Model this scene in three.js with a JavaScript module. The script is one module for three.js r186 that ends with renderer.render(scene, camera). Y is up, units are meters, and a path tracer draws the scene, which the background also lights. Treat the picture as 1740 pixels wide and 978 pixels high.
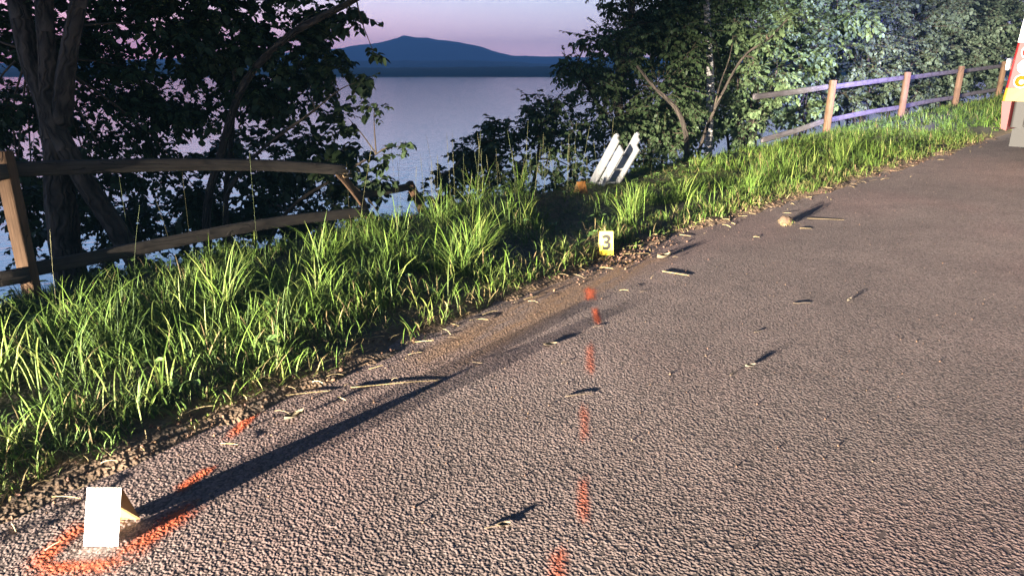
import * as THREE from 'three';
import { mergeGeometries } from 'three/addons/utils/BufferGeometryUtils.js';
import { RoundedBoxGeometry } from 'three/addons/geometries/RoundedBoxGeometry.js';
import { TextGeometry } from 'three/addons/geometries/TextGeometry.js';
import { FontLoader } from 'three/addons/loaders/FontLoader.js';

// ------------------------------------------------------------------ camera, sky, exposure
const scene = new THREE.Scene();
const camera = new THREE.PerspectiveCamera(45.02, 1740 / 978, 0.05, 40000);
camera.position.set(0, 1.55, 0);
camera.rotation.set(THREE.MathUtils.degToRad(-17), 0, 0);
scene.add(camera);

const renderer = new THREE.WebGLRenderer({ antialias: true });
renderer.toneMapping = THREE.LinearToneMapping;
renderer.toneMappingExposure = 1.0;
renderer.shadowMap.enabled = true;
renderer.shadowMap.type = THREE.PCFSoftShadowMap;

const lerp = (a, b, t) => a + (b - a) * t;
const clamp = (x, a = 0, b = 1) => Math.min(b, Math.max(a, x));
const smooth = (a, b, x) => { const t = clamp((x - a) / (b - a)); return t * t * (3 - 2 * t); };

// Dusk sky: a rose band low over the far shore where the sun has set, turning lavender, then blue, then deep blue overhead.
function duskSky() {
  const W = 1024, H = 512, d = new Float32Array(W * H * 4);
  const stops = [[0, 2.3, 1.58, 2.1], [1.5, 2.1, 1.56, 2.05], [3.5, 1.6, 1.46, 1.8], [6, 1.16, 1.36, 1.72], [12, 0.78, 1.30, 2.15], [20, 0.40, 0.74, 1.45], [30, 0.085, 0.17, 0.38], [55, 0.02, 0.036, 0.09], [90, 0.01, 0.02, 0.06]];
  for (let j = 0; j < H; j++) {
    const el = ((j + 0.5) / H - 0.5) * 180, e = Math.max(0, el);
    let k = 0; while (k < stops.length - 2 && e > stops[k + 1][0]) k++;
    const t = clamp((e - stops[k][0]) / (stops[k + 1][0] - stops[k][0]));
    for (let i = 0; i < W; i++) {
      const phi = ((i + 0.5) / W - 0.5) * 2 * Math.PI;            // atan2(z, x)
      let az = Math.atan2(-Math.cos(phi), -Math.sin(phi)) * 180 / Math.PI;   // 0 ahead (-z), positive to the left (-x)
      const glow = Math.exp(-Math.pow((az - 48) / 34, 2)) * Math.exp(-Math.pow(e / 5.5, 2));
      const away = 0.5 + 0.5 * Math.cos((az - 48) * Math.PI / 180); // the side away from the sunset is dimmer
      const o = (j * W + i) * 4;
      for (let c = 0; c < 3; c++) {
        let v = lerp(stops[k][c + 1], stops[k + 1][c + 1], t);
        v = lerp(v, [3.4, 0.95, 1.15][c], glow * 0.85) * lerp(0.28, 1.1, away);
        if (el < 0) v *= lerp(1, 0.12, clamp(-el / 4));
        d[o + c] = v;
      }
      d[o + 3] = 1;
    }
  }
  const t = new THREE.DataTexture(d, W, H, THREE.RGBAFormat, THREE.FloatType);
  t.mapping = THREE.EquirectangularReflectionMapping;
  t.magFilter = t.minFilter = THREE.LinearFilter; t.wrapS = THREE.RepeatWrapping; t.needsUpdate = true;
  return t;
}
scene.background = duskSky();
scene.environment = scene.background;
scene.fog = new THREE.FogExp2(new THREE.Color().setRGB(0.25, 0.6, 1.0), 1.65e-4);

const LIGHT = { head: 16000, flood: 320, blue: 380 };

// ------------------------------------------------------------------ random numbers, noise, textures
let seed = 12345;
const rnd = () => { seed = (seed + 0x6D2B79F5) | 0; let t = Math.imul(seed ^ (seed >>> 15), 1 | seed); t = (t + Math.imul(t ^ (t >>> 7), 61 | t)) ^ t; return ((t ^ (t >>> 14)) >>> 0) / 4294967296; };
const R = (a, b) => a + (b - a) * rnd();
const gauss = () => (rnd() + rnd() + rnd() + rnd() - 2) * 1.0;
const hash = (x, y) => { let h = Math.imul(x | 0, 374761393) + Math.imul(y | 0, 668265263); h = Math.imul(h ^ (h >>> 13), 1274126177); return ((h ^ (h >>> 16)) >>> 0) / 4294967296; };
function vnoise(x, y, period = 0) {
  const xi = Math.floor(x), yi = Math.floor(y), fx = x - xi, fy = y - yi;
  const w = (v) => period ? ((v % period) + period) % period : v;
  const u = fx * fx * (3 - 2 * fx), v = fy * fy * (3 - 2 * fy);
  const a = hash(w(xi), w(yi)), b = hash(w(xi + 1), w(yi)), c = hash(w(xi), w(yi + 1)), e = hash(w(xi + 1), w(yi + 1));
  return lerp(lerp(a, b, u), lerp(c, e, u), v);
}
const fbm = (x, y, oct = 4, period = 0) => { let s = 0, a = 0.5, n = 0; for (let i = 0; i < oct; i++) { s += a * vnoise(x, y, period); n += a; x *= 2; y *= 2; period *= 2; a *= 0.5; } return s / n; };

function tex(w, h, f, { srgb = false, repeat = true } = {}) {
  const d = new Uint8Array(w * h * 4);
  for (let j = 0; j < h; j++) for (let i = 0; i < w; i++) {
    const p = f(i, j), o = (j * w + i) * 4;
    for (let c = 0; c < 4; c++) d[o + c] = p.length > c ? clamp(p[c]) * 255 : 255;
  }
  const t = new THREE.DataTexture(d, w, h);
  t.magFilter = THREE.LinearFilter; t.minFilter = THREE.LinearMipmapLinearFilter; t.generateMipmaps = true;
  if (repeat) t.wrapS = t.wrapT = THREE.RepeatWrapping;
  if (srgb) t.colorSpace = THREE.SRGBColorSpace;
  t.needsUpdate = true;
  return t;
}
const toS = (v) => v <= 0.0031308 ? 12.92 * v : 1.055 * Math.pow(v, 1 / 2.4) - 0.055;
const col = (r, g, b) => new THREE.Color().setRGB(r, g, b);

// asphalt: a tile of 4 m, chippings set as domes in a height field; normals and colours come from the same stones
const AS = 2048, ATILE = 4;
const asH = new Float32Array(AS * AS), asTone = new Float32Array(AS * AS);
{
  for (let k = 0; k < 230000; k++) {
    const cx = rnd() * AS, cy = rnd() * AS, r = rnd() < 0.35 ? R(2.6, 4.6) : R(1.5, 2.8), top = R(0.45, 1) * (r > 2.8 ? 1 : 0.75), tone = R(0.7, 1.3), ex = R(0.7, 1.35), an = rnd() * 3.14, ca = Math.cos(an), sa = Math.sin(an), n = Math.ceil(r * 1.5);
    for (let y = -n; y <= n; y++) for (let x = -n; x <= n; x++) {
      const a = (x * ca + y * sa) / ex, b = (-x * sa + y * ca) * ex, q = (a * a + b * b) / (r * r);
      if (q >= 1) continue;
      const i = (((cy + y) | 0) + AS) % AS * AS + (((cx + x) | 0) + AS) % AS, hgt = top * Math.pow(1 - q, 0.55);
      if (hgt > asH[i]) { asH[i] = hgt; asTone[i] = tone; }
    }
  }
}
const NS = 1.3;   // slope of the chippings
const asphaltNormal = tex(AS, AS, (i, j) => {
  const g = (a, b) => asH[((b + AS) % AS) * AS + ((a + AS) % AS)];
  const dx = (g(i + 1, j) - g(i - 1, j) + 0.5 * (g(i + 1, j + 1) - g(i - 1, j + 1) + g(i + 1, j - 1) - g(i - 1, j - 1))) * 0.25 * NS;
  const dy = (g(i, j + 1) - g(i, j - 1) + 0.5 * (g(i + 1, j + 1) - g(i + 1, j - 1) + g(i - 1, j + 1) - g(i - 1, j - 1))) * 0.25 * NS;
  const l = 1 / Math.hypot(dx, dy, 1);
  return [-dx * l * 0.5 + 0.5, -dy * l * 0.5 + 0.5, l * 0.5 + 0.5];
});
const asphaltMap = tex(AS, AS, (i, j) => {
  const k = j * AS + i, h = asH[k], t = asTone[k] || 0.7, m = 0.8 + 0.4 * fbm(i / 128, j / 128, 3, 16);
  const s = lerp(0.66, 1, smooth(0.05, 0.5, h)) * t * m, w = 0.5 + 0.5 * Math.sin(t * 40);
  return [toS(0.188 * s), toS(lerp(0.131, 0.143, w) * s), toS(lerp(0.113, 0.127, w) * s)];
}, { srgb: true });

const barkTex = tex(256, 512, (i, j) => { const n = fbm(i / 16 + 2 * fbm(i / 32, j / 32, 2, 8), j / 64, 4, 16), f = Math.abs(vnoise(i / 16 + 1.5 * fbm(i / 32, j / 32, 2, 8), j / 128, 16) - 0.5) * 2; const v = clamp(0.15 + 0.6 * f + 0.4 * (n - 0.4)); return [v, v, v]; });
const woodTex = tex(256, 1024, (i, j) => { const g = fbm(i / 8, j / 128, 3, 32) * 0.7 + fbm(i / 2, j / 64, 2, 128) * 0.3, b = fbm(i / 64, j / 64, 4, 4), c = Math.abs(vnoise(i / 24, j / 300) - 0.5) < 0.012 ? 0.45 : 1; const v = clamp((0.45 + 0.75 * g) * (0.7 + 0.6 * b) * c); return [v, v * lerp(0.94, 1, b), v * lerp(0.88, 1, b)]; });
const soilTex = tex(512, 512, (i, j) => { const a = fbm(i / 32, j / 32, 5, 16), b = fbm(i / 6, j / 6, 2, 0); const v = clamp(0.35 + 0.7 * a * (0.5 + b)); return [v, v, v]; });
const waveTex = tex(1024, 1024, (i, j) => { const v = 0.55 * fbm(i / 64, j / 24, 4, 16) + 0.45 * fbm(i / 16 + 5, j / 8, 3, 64); return [v, v, v]; });
const leafGrain = tex(64, 64, (i, j) => { const v = 0.75 + 0.35 * fbm(i / 8, j / 8, 3, 8); return [v, v, v]; });

// ------------------------------------------------------------------ the road's own frame: s metres along its grassy edge, d metres to the lake side of it
const theta = (s) => THREE.MathUtils.degToRad(36 + 13 * smooth(2, 9, s));
const DS = 0.05, NPATH = 2400, EX = new Float64Array(2 * NPATH + 1), EZ = new Float64Array(2 * NPATH + 1);
EX[NPATH] = -1.93; EZ[NPATH] = 2.3;
for (let i = 0; i < NPATH; i++) {
  let t = theta((i + 0.5) * DS); EX[NPATH + i + 1] = EX[NPATH + i] + Math.sin(t) * DS; EZ[NPATH + i + 1] = EZ[NPATH + i] + Math.cos(t) * DS;
  t = theta(-(i + 0.5) * DS); EX[NPATH - i - 1] = EX[NPATH - i] - Math.sin(t) * DS; EZ[NPATH - i - 1] = EZ[NPATH - i] - Math.cos(t) * DS;
}
function xz(s, d) {
  const q = clamp(s / DS + NPATH, 0, 2 * NPATH - 1.001), i = Math.floor(q), f = q - i, t = theta(s);
  return [lerp(EX[i], EX[i + 1], f) - d * Math.cos(t), lerp(EZ[i], EZ[i + 1], f) + d * Math.sin(t)];
}
function sdOf(X, Z) {
  let best = 0, bd = 1e9;
  for (let i = 0; i <= 2 * NPATH; i += 8) { const q = (EX[i] - X) ** 2 + (EZ[i] - Z) ** 2; if (q < bd) { bd = q; best = i; } }
  for (let i = Math.max(0, best - 8), e = Math.min(2 * NPATH, best + 8); i <= e; i++) { const q = (EX[i] - X) ** 2 + (EZ[i] - Z) ** 2; if (q < bd) { bd = q; best = i; } }
  const s = (best - NPATH) * DS, t = theta(s);
  return [s, -(X - EX[best]) * Math.cos(t) + (Z - EZ[best]) * Math.sin(t)];
}
const rise = (s) => { const w = (s - 7) / 1.5; return 0.0675 * (w < 30 ? Math.log1p(Math.exp(w)) : w); };
const WATER = -2.0;
// where the car left the road: a bared track across the verge from the yellow marker to the ladder
const track = (s, d) => { const c = 4.35 + 0.95 * d; return smooth(0.36, 0.08, Math.abs(s - c) * 0.72) * smooth(-0.3, 0.1, d) * smooth(3.2, 2.6, d); };
function landH(s, d) {
  const r = rise(s);
  if (d < -6.2) return r + 0.04 + 0.05 * fbm(s * 0.7, d * 0.7, 3) + 0.05 * Math.max(0, -d - 7);
  if (d < -0.45) return r - 0.06;
  const n = fbm(s * 2.1 + 40, d * 2.1 + 9, 3) - 0.5, n2 = fbm(s * 9 + 4, d * 9 + 2, 3) - 0.5;
  let h = r + lerp(-0.055, 0.035, smooth(-0.42, 0.12, d + 0.34 * (fbm(s * 3.3, d * 3.3 + 70, 3) - 0.5))) + 0.05 * n * smooth(0, 0.6, d) + 0.022 * n2 * smooth(-0.4, 0.1, d);
  h -= 0.07 * track(s, d) * smooth(0.3, 0.9, d);
  if (d > 2.5) { const q = d - 2.5; h -= 0.5 * q * q / (q + 0.5) + 0.25 * q * smooth(0.4, 2, q); }
  return Math.max(h, WATER - 1.6);
}
const V = (X, Y, Z) => new THREE.Vector3(X, Y, -Z);           // X right, Y up, Z ahead
const onLand = (s, d, up = 0) => { const [X, Z] = xz(s, d); return V(X, landH(s, d) + up, Z); };
const onRoad = (s, d, up = 0) => { const [X, Z] = xz(s, d); return V(X, rise(s) + up, Z); };
const roadAt = (X, Z, up = 0) => { const [s] = sdOf(X, Z); return V(X, rise(s) + up, Z); };

// ------------------------------------------------------------------ naming
const used = {};
function numbered(name) { const n = used[name] ?? 0; used[name] = n + 1; return n ? `${name}_${String(n).padStart(3, '0')}` : name; }
function tag(o, label, category, group) { o.userData.label = label; o.userData.category = category; if (group) o.userData.group = group; return o; }
function thing(name, label, category, pos, turn = 0, group) { const o = new THREE.Group(); o.name = numbered(name); if (pos) o.position.copy(pos); o.rotation.y = turn; tag(o, label, category, group); scene.add(o); return o; }
function part(parent, name, geo, mat, label) { const m = new THREE.Mesh(geo, mat); m.name = name; m.castShadow = m.receiveShadow = true; if (label) m.userData.label = label; parent.add(m); return m; }
function single(name, geo, mat, label, category, pos, group) { const m = new THREE.Mesh(geo, mat); m.name = numbered(name); m.castShadow = m.receiveShadow = true; if (pos) m.position.copy(pos); tag(m, label, category, group); scene.add(m); return m; }
function structure(name, geo, mat) { const m = new THREE.Mesh(geo, mat); m.name = name; m.castShadow = m.receiveShadow = true; m.userData.kind = 'structure'; scene.add(m); return m; }

// ------------------------------------------------------------------ mesh helpers
class MB {
  constructor() { this.p = []; this.c = []; this.u = []; this.i = []; }
  v(x, y, z, c, u = 0, v = 0) { this.p.push(x, y, z); if (c) this.c.push(c[0], c[1], c[2]); this.u.push(u, v); return this.p.length / 3 - 1; }
  t(a, b, c) { this.i.push(a, b, c); }
  q(a, b, c, d) { this.i.push(a, b, c, a, c, d); }
  geo() {
    const g = new THREE.BufferGeometry();
    g.setAttribute('position', new THREE.Float32BufferAttribute(this.p, 3));
    if (this.c.length) g.setAttribute('color', new THREE.Float32BufferAttribute(this.c, 3));
    g.setAttribute('uv', new THREE.Float32BufferAttribute(this.u, 2));
    g.setIndex(this.i); g.computeVertexNormals();
    return g;
  }
}
function grid(ss, ds, height, colorOf) {
  const m = new MB(), nd = ds.length;
  for (const s of ss) for (const d of ds) { const [X, Z] = xz(s, d); m.v(X, height(s, d), -Z, colorOf ? colorOf(s, d) : null, X, Z); }
  for (let a = 0; a < ss.length - 1; a++) for (let b = 0; b < nd - 1; b++) m.q(a * nd + b, (a + 1) * nd + b, (a + 1) * nd + b + 1, a * nd + b + 1);
  return m.geo();
}
const range = (a, b, st) => { const o = []; for (let x = a; x < b - 1e-6; x += st) o.push(x); o.push(b); return o; };
// a tapered, slightly knobbly tube through points; pts are Vector3, rad gives the radius at 0..1
function limb(m, pts, rad, sides = 8, seg = 0, flat = 1, knob = 0.06, color = null) {
  const curve = new THREE.CatmullRomCurve3(pts), n = seg || Math.max(4, Math.ceil(curve.getLength() / 0.12)), start = m.p.length / 3;
  const T = new THREE.Vector3(), A = new THREE.Vector3(1, 0, 0), B = new THREE.Vector3(); let len = 0, prev = null;
  for (let k = 0; k <= n; k++) {
    const t = k / n, c = curve.getPoint(t); curve.getTangent(t, T);
    if (k === 0 && Math.abs(T.x) > 0.8) A.set(0, 0, 1);
    B.crossVectors(T, A).normalize(); A.crossVectors(B, T).normalize();
    if (prev) len += c.distanceTo(prev); prev = c;
    const r = rad(t);
    for (let j = 0; j <= sides; j++) {
      const a = j / sides * 2 * Math.PI, w = r * (1 + knob * 2 * (vnoise(Math.cos(a) * 2 + 10, Math.sin(a) * 2 + len * 6 + pts[0].x * 7) - 0.5));
      m.v(c.x + (A.x * Math.cos(a) * flat + B.x * Math.sin(a)) * w, c.y + (A.y * Math.cos(a) * flat + B.y * Math.sin(a)) * w, c.z + (A.z * Math.cos(a) * flat + B.z * Math.sin(a)) * w, color, j / sides * r * 12, len);
    }
  }
  for (let k = 0; k < n; k++) for (let j = 0; j < sides; j++) { const a = start + k * (sides + 1) + j; m.q(a, a + 1, a + sides + 2, a + sides + 1); }
  for (const [row, dir] of [[0, 1], [n, -1]]) { const c = curve.getPoint(row / n), o = m.v(c.x, c.y, c.z, color, 0, 0), b = start + row * (sides + 1); for (let j = 0; j < sides; j++) dir > 0 ? m.t(o, b + j + 1, b + j) : m.t(o, b + j, b + j + 1); }
  return m;
}

// ------------------------------------------------------------------ materials
const M = {
  asphalt: new THREE.MeshStandardMaterial({ map: asphaltMap, normalMap: asphaltNormal, roughness: 0.9, vertexColors: true }),
  soil: new THREE.MeshStandardMaterial({ map: soilTex, bumpMap: soilTex, bumpScale: 0.03, roughness: 1, vertexColors: true }),
  water: new THREE.MeshPhysicalMaterial({ color: col(0.03, 0.07, 0.10), roughness: 0.09, ior: 1.8, bumpMap: waveTex, bumpScale: 0.016 }),
  hill: new THREE.MeshStandardMaterial({ color: col(0.04, 0.062, 0.045), roughness: 1 }),
  bark: new THREE.MeshStandardMaterial({ color: col(0.13, 0.10, 0.075), map: barkTex, bumpMap: barkTex, bumpScale: 0.045, roughness: 0.95 }),
  twig: new THREE.MeshStandardMaterial({ color: col(0.10, 0.075, 0.05), roughness: 0.95 }),
  birch: new THREE.MeshStandardMaterial({ color: col(0.55, 0.52, 0.48), map: tex(64, 256, (i, j) => { const v = fbm(i / 16, j / 3, 3, 4) > 0.62 ? 0.15 : 0.85 + 0.15 * fbm(i / 8, j / 8, 2, 8); return [v, v, v]; }), roughness: 0.8 }),
  leaf: new THREE.MeshPhysicalMaterial({ vertexColors: true, roughness: 0.62, map: leafGrain }),
  grass: new THREE.MeshPhysicalMaterial({ vertexColors: true, roughness: 0.7 }),
  wood: new THREE.MeshStandardMaterial({ color: col(0.075, 0.062, 0.05), map: woodTex, bumpMap: woodTex, bumpScale: 0.008, roughness: 0.9 }),
  greyWood: new THREE.MeshStandardMaterial({ color: col(0.15, 0.132, 0.145), map: woodTex, bumpMap: woodTex, bumpScale: 0.008, roughness: 0.9 }),
  postWood: new THREE.MeshStandardMaterial({ color: col(0.145, 0.084, 0.046), map: woodTex, bumpMap: woodTex, bumpScale: 0.008, roughness: 0.9 }),
  rawWood: new THREE.MeshStandardMaterial({ color: col(0.42, 0.30, 0.17), map: woodTex, bumpMap: woodTex, bumpScale: 0.01, roughness: 0.95 }),
  alu: new THREE.MeshStandardMaterial({ color: col(0.36, 0.36, 0.355), metalness: 0.75, roughness: 0.55 }),
  steel: new THREE.MeshStandardMaterial({ color: col(0.22, 0.22, 0.22), metalness: 0.6, roughness: 0.5 }),
  plasticY: new THREE.MeshStandardMaterial({ color: col(0.72, 0.50, 0.03), roughness: 0.5 }),
  plasticOShade: new THREE.MeshStandardMaterial({ color: col(0.15, 0.06, 0.01), roughness: 0.6 }),  // orange darkened: the shade on the marker by the ladder is in the colour
  plasticShade: new THREE.MeshStandardMaterial({ color: col(0.16, 0.10, 0.04), roughness: 0.6 }),  // back plates: shade inside the tent painted as a darker brown
  faceY: new THREE.MeshStandardMaterial({ color: col(0.78, 0.60, 0.085), roughness: 0.5 }),
  faceW: new THREE.MeshStandardMaterial({ color: col(0.84, 0.83, 0.80), roughness: 0.5 }),
  ink: new THREE.MeshStandardMaterial({ color: col(0.006, 0.005, 0.004), roughness: 0.7 }),
  straw: new THREE.MeshStandardMaterial({ color: col(0.19, 0.14, 0.065), roughness: 0.9 }),
  darkBit: new THREE.MeshStandardMaterial({ color: col(0.09, 0.065, 0.04), roughness: 1 }),
  clod: new THREE.MeshStandardMaterial({ color: col(0.085, 0.05, 0.03), roughness: 1 }),
};
asphaltMap.repeat.set(1 / ATILE, 1 / ATILE); asphaltNormal.repeat.set(1 / ATILE, 1 / ATILE);
soilTex.repeat.set(1 / 1.3, 1 / 1.3);
waveTex.repeat.set(1 / 14, 1 / 14);
leafGrain.repeat.set(3, 3);

// ------------------------------------------------------------------ ground, road, lake, hills
const sFine = [...range(-110, -6, 4), ...range(-3, 16, 0.09), ...range(16.5, 34, 0.4), ...range(38, 110, 6)];
const dFine = [-90, -40, -20, -12, -9, -7.5, -6.5, -6.1, -2, ...range(-0.7, 3.3, 0.08), ...range(3.5, 7, 0.25), 9, 12, 16];
structure('ground', grid(sFine, dFine, landH, (s, d) => {
  const n = fbm(s * 1.7, d * 1.7, 3), k = 0.75 + 0.5 * n, tr = Math.max(track(s, d), smooth(0.25, -0.1, d));
  return [lerp(0.085, 0.23, tr) * k, lerp(0.07, 0.145, tr) * k, lerp(0.04, 0.085, tr) * k];
}), M.soil);
structure('road', grid([...range(-110, -6, 4), ...range(-5, 34, 0.3), ...range(38, 110, 6)], range(-6.2, 0.4, 0.3).reverse().reverse(), (s) => rise(s), (s, d) => {
  const k = 0.8 + 0.4 * fbm(s * 0.8 + 3, d * 0.8, 4), red = smooth(0.42, 0.62, fbm(s * 0.6, d * 0.6 + 30, 3)); return [k * lerp(1, 1.05, red), k * lerp(1, 0.95, red), k * lerp(1, 0.96, red)];
}), M.asphalt);

{ // the lake, finer near the shore
  const m = new MB(), xs = [-9000, -3000, -1000, -300, -100, -40, -15, 0, 15, 40, 100, 300, 1000, 3000, 9000], zs = [-40, 0, 8, 15, 30, 60, 120, 300, 700, 1000, 1900];
  for (const z of zs) for (const x of xs) m.v(x, WATER, -z, null, x, z);
  for (let a = 0; a < zs.length - 1; a++) for (let b = 0; b < xs.length - 1; b++) { const o = a * xs.length + b; m.q(o, o + 1, o + xs.length + 1, o + xs.length); }
  structure('lake', m.geo(), M.water);
}
// far land: each ridge a long hill with its own profile, real distance and depth
function ridge(name, Z, depth, prof, rough) {
  const m = new MB(), n = 260, rows = 14;
  for (let r = 0; r <= rows; r++) for (let k = 0; k <= n; k++) {
    const a = lerp(-1.35, 1.35, k / n), x = a * Z, t = r / rows;
    const up = Math.sin(Math.PI * Math.min(1, t * 0.5 / 0.62));
    const h = prof(a) * Math.pow(up, 0.8) * (0.93 + 0.14 * fbm(a * 30, t * 6, 4)) + (rough * (fbm(a * 240, t * 30, 3) - 0.5)) * up;
    m.v(x, WATER - 1 + h, -(Z + depth * t), null, x / 100, t);
  }
  for (let r = 0; r < rows; r++) for (let k = 0; k < n; k++) { const o = r * (n + 1) + k; m.q(o, o + 1, o + n + 2, o + n + 1); }
  structure(name, m.geo(), M.hill);
}
const pw = (a, pts) => { if (a <= pts[0][0]) return pts[0][1]; for (let i = 1; i < pts.length; i++) if (a <= pts[i][0]) return lerp(pts[i - 1][1], pts[i][1], smooth(pts[i - 1][0], pts[i][0], a) * 0.5 + 0.5 * (a - pts[i - 1][0]) / (pts[i][0] - pts[i - 1][0])); return pts[pts.length - 1][1]; };
// the number beside each bearing is the slope at which the crest stands over the horizon
ridge('mountain', 7600, 2000, (a) => 8840 * pw(a, [[-1.2, 0.012], [-0.7, 0.018], [-0.42, 0.026], [-0.3, 0.034], [-0.225, 0.0415], [-0.165, 0.051], [-0.14, 0.0505], [-0.105, 0.0455], [-0.056, 0.039], [-0.016, 0.0295], [0.004, 0.0258], [0.025, 0.0266], [0.05, 0.0256], [0.2, 0.024], [0.6, 0.02], [1.2, 0.013]]), 6);
ridge('hills', 4300, 1200, (a) => 5000 * pw(a, [[-1.2, 0.012], [-0.5, 0.019], [-0.2, 0.0205], [-0.08, 0.0208], [0.0, 0.019], [0.06, 0.016], [0.2, 0.018], [1.2, 0.012]]), 5);
ridge('far_shore', 1980, 500, (a) => 31 + 4 * a + 2 * Math.sin(a * 9), 5);

// ------------------------------------------------------------------ trees and shrubs
const mix3 = (a, b, t) => [lerp(a[0], b[0], t), lerp(a[1], b[1], t), lerp(a[2], b[2], t)];
function addLeaf(m, P, dir, nor, L, W, c) {
  // an ovate blade of four faces folded along its midrib, its tip drooping a little
  const side = new THREE.Vector3().crossVectors(dir, nor).normalize(), up = new THREE.Vector3().crossVectors(side, dir).normalize(), f = 0.16;
  const at = (a, b, h) => [P.x + dir.x * a + side.x * b + up.x * h, P.y + dir.y * a + side.y * b + up.y * h, P.z + dir.z * a + side.z * b + up.z * h];
  const pts = [[0, 0, 0], [0.32 * L, 0.5 * W, f * W], [0.7 * L, 0.38 * W, f * W * 0.4], [L, 0, -0.14 * L], [0.7 * L, -0.38 * W, f * W * 0.4], [0.32 * L, -0.5 * W, f * W], [0.5 * L, 0, -0.02 * L]];
  const k = pts.map((p) => { const q = at(...p); return m.v(q[0], q[1], q[2], c, p[0], p[1]); });
  m.t(k[0], k[1], k[6]); m.t(k[1], k[2], k[6]); m.t(k[2], k[3], k[6]); m.t(k[3], k[4], k[6]); m.t(k[4], k[5], k[6]); m.t(k[5], k[0], k[6]);
}
const rdir = () => { const z = R(-1, 1), a = R(0, 6.2832), r = Math.sqrt(1 - z * z); return new THREE.Vector3(r * Math.cos(a), z, r * Math.sin(a)); };
// a woody plant: stems given as polylines, foliage as leafy twigs spread through the volumes that the crown fills
function woody(name, label, category, base, stems, blobs, o) {
  const t = thing(name, label, category, base, 0, o.group), rel = (p) => new THREE.Vector3(p[0] - base.x, p[1] - base.y, -p[2] - base.z);
  const trunk = new MB();
  for (const [pts, r0, r1] of stems) limb(trunk, pts.map(rel), (u) => lerp(r0, r1, u), r0 > 0.05 ? 10 : 6, 0, 1, 0.1);
  part(t, o.trunkName ?? 'trunk', trunk.geo(), o.bark ?? M.bark);
  const tw = new MB(), lf = new MB(), tips = stems.map(([pts]) => pts.slice(Math.max(0, pts.length - 3))).flat().map(rel);
  for (const b of blobs) {
    const c = rel(b), r = b[3];
    let near = tips[0]; for (const q of tips) if (q.distanceTo(c) < near.distanceTo(c)) near = q;
    if (near.distanceTo(c) > 0.1) limb(tw, [near, near.clone().lerp(c, 0.5).add(new THREE.Vector3(gauss() * 0.08, 0.1 * near.distanceTo(c), gauss() * 0.08)), c], (u) => lerp(0.02, 0.007, u) * (o.woodiness ?? 1), 5, 6);
    const n = Math.round((o.density ?? 1) * 190 * Math.pow(r, 2) / Math.pow(o.leaf / 0.085, 1.6)) + 3;
    const subs = []; for (let q = 0, m = r > 0.3 ? 7 : 3; q < m; q++) subs.push([c.clone().addScaledVector(rdir(), r * R(0.25, 0.78)), r * R(0.3, 0.5), R(0.75, 1.3)]);
    for (let k = 0; k < n; k++) {
      const d = rdir(); d.y *= 0.85;
      const [sc, sr, big] = rnd() < 0.72 ? subs[Math.floor(rnd() * subs.length)] : [c, r, R(0.6, 1.1)];
      const s = sc.clone().addScaledVector(d, sr * R(0.0, 0.5)), e = sc.clone().addScaledVector(d, sr * R(0.6, 1.12)).add(new THREE.Vector3(gauss() * 0.1, gauss() * 0.08 - (o.droop ?? 0.05), gauss() * 0.1));
      const mid = s.clone().lerp(e, 0.5); mid.y += 0.05 * r;
      if (s.distanceTo(e) < 0.05) continue;
      limb(tw, [s, mid, e], (u) => lerp(0.0045, 0.0015, u) * (o.woodiness ?? 1), 3, 3, 1, 0);
      const L0 = o.leaf, nl = Math.max(4, Math.round(s.distanceTo(e) / (L0 * 0.42)) + 3), ax = e.clone().sub(s).normalize();
      const tone = R(0, 1);
      for (let j = 0; j < nl; j++) {
        const u = 0.15 + 0.87 * (j + R(0, 0.6)) / nl, P = u < 0.5 ? s.clone().lerp(mid, u * 2) : mid.clone().lerp(e, u * 2 - 1);
        const out = new THREE.Vector3().crossVectors(ax, new THREE.Vector3(0, 1, 0)); if (out.lengthSq() < 0.01) out.set(1, 0, 0);
        out.normalize().multiplyScalar(j % 2 ? 1 : -1);
        const dir = ax.clone().multiplyScalar(R(0.2, 0.9)).addScaledVector(out, R(0.3, 1)).add(rdir().multiplyScalar(0.35)); dir.y -= o.hang ?? 0.25; dir.normalize();
        const nor = new THREE.Vector3(gauss() * 0.7, 1, gauss() * 0.7).normalize(), L = L0 * big * R(0.55, 1.2);
        addLeaf(lf, P, dir, nor, L, L * (o.broad ?? 0.7) * R(0.85, 1.15), mix3(o.c0, o.c1, clamp(tone * 0.6 + R(0, 0.5))));
      }
    }
  }
  const tws = part(t, 'twigs', tw.geo(), M.twig); tws.userData.kind = 'stuff';
  const cr = part(t, 'crown', lf.geo(), M.leaf); cr.userData.kind = 'stuff';
  return t;
}
const baseAt = (X, Z) => { const [s, d] = sdOf(X, Z); return V(X, landH(s, d), Z); };
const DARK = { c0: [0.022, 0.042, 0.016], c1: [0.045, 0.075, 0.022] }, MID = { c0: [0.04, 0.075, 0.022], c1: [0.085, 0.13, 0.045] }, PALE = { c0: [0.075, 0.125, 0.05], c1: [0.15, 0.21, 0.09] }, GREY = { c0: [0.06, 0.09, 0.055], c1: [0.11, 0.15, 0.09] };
let b = baseAt(-4.05, 6.45);
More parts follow.
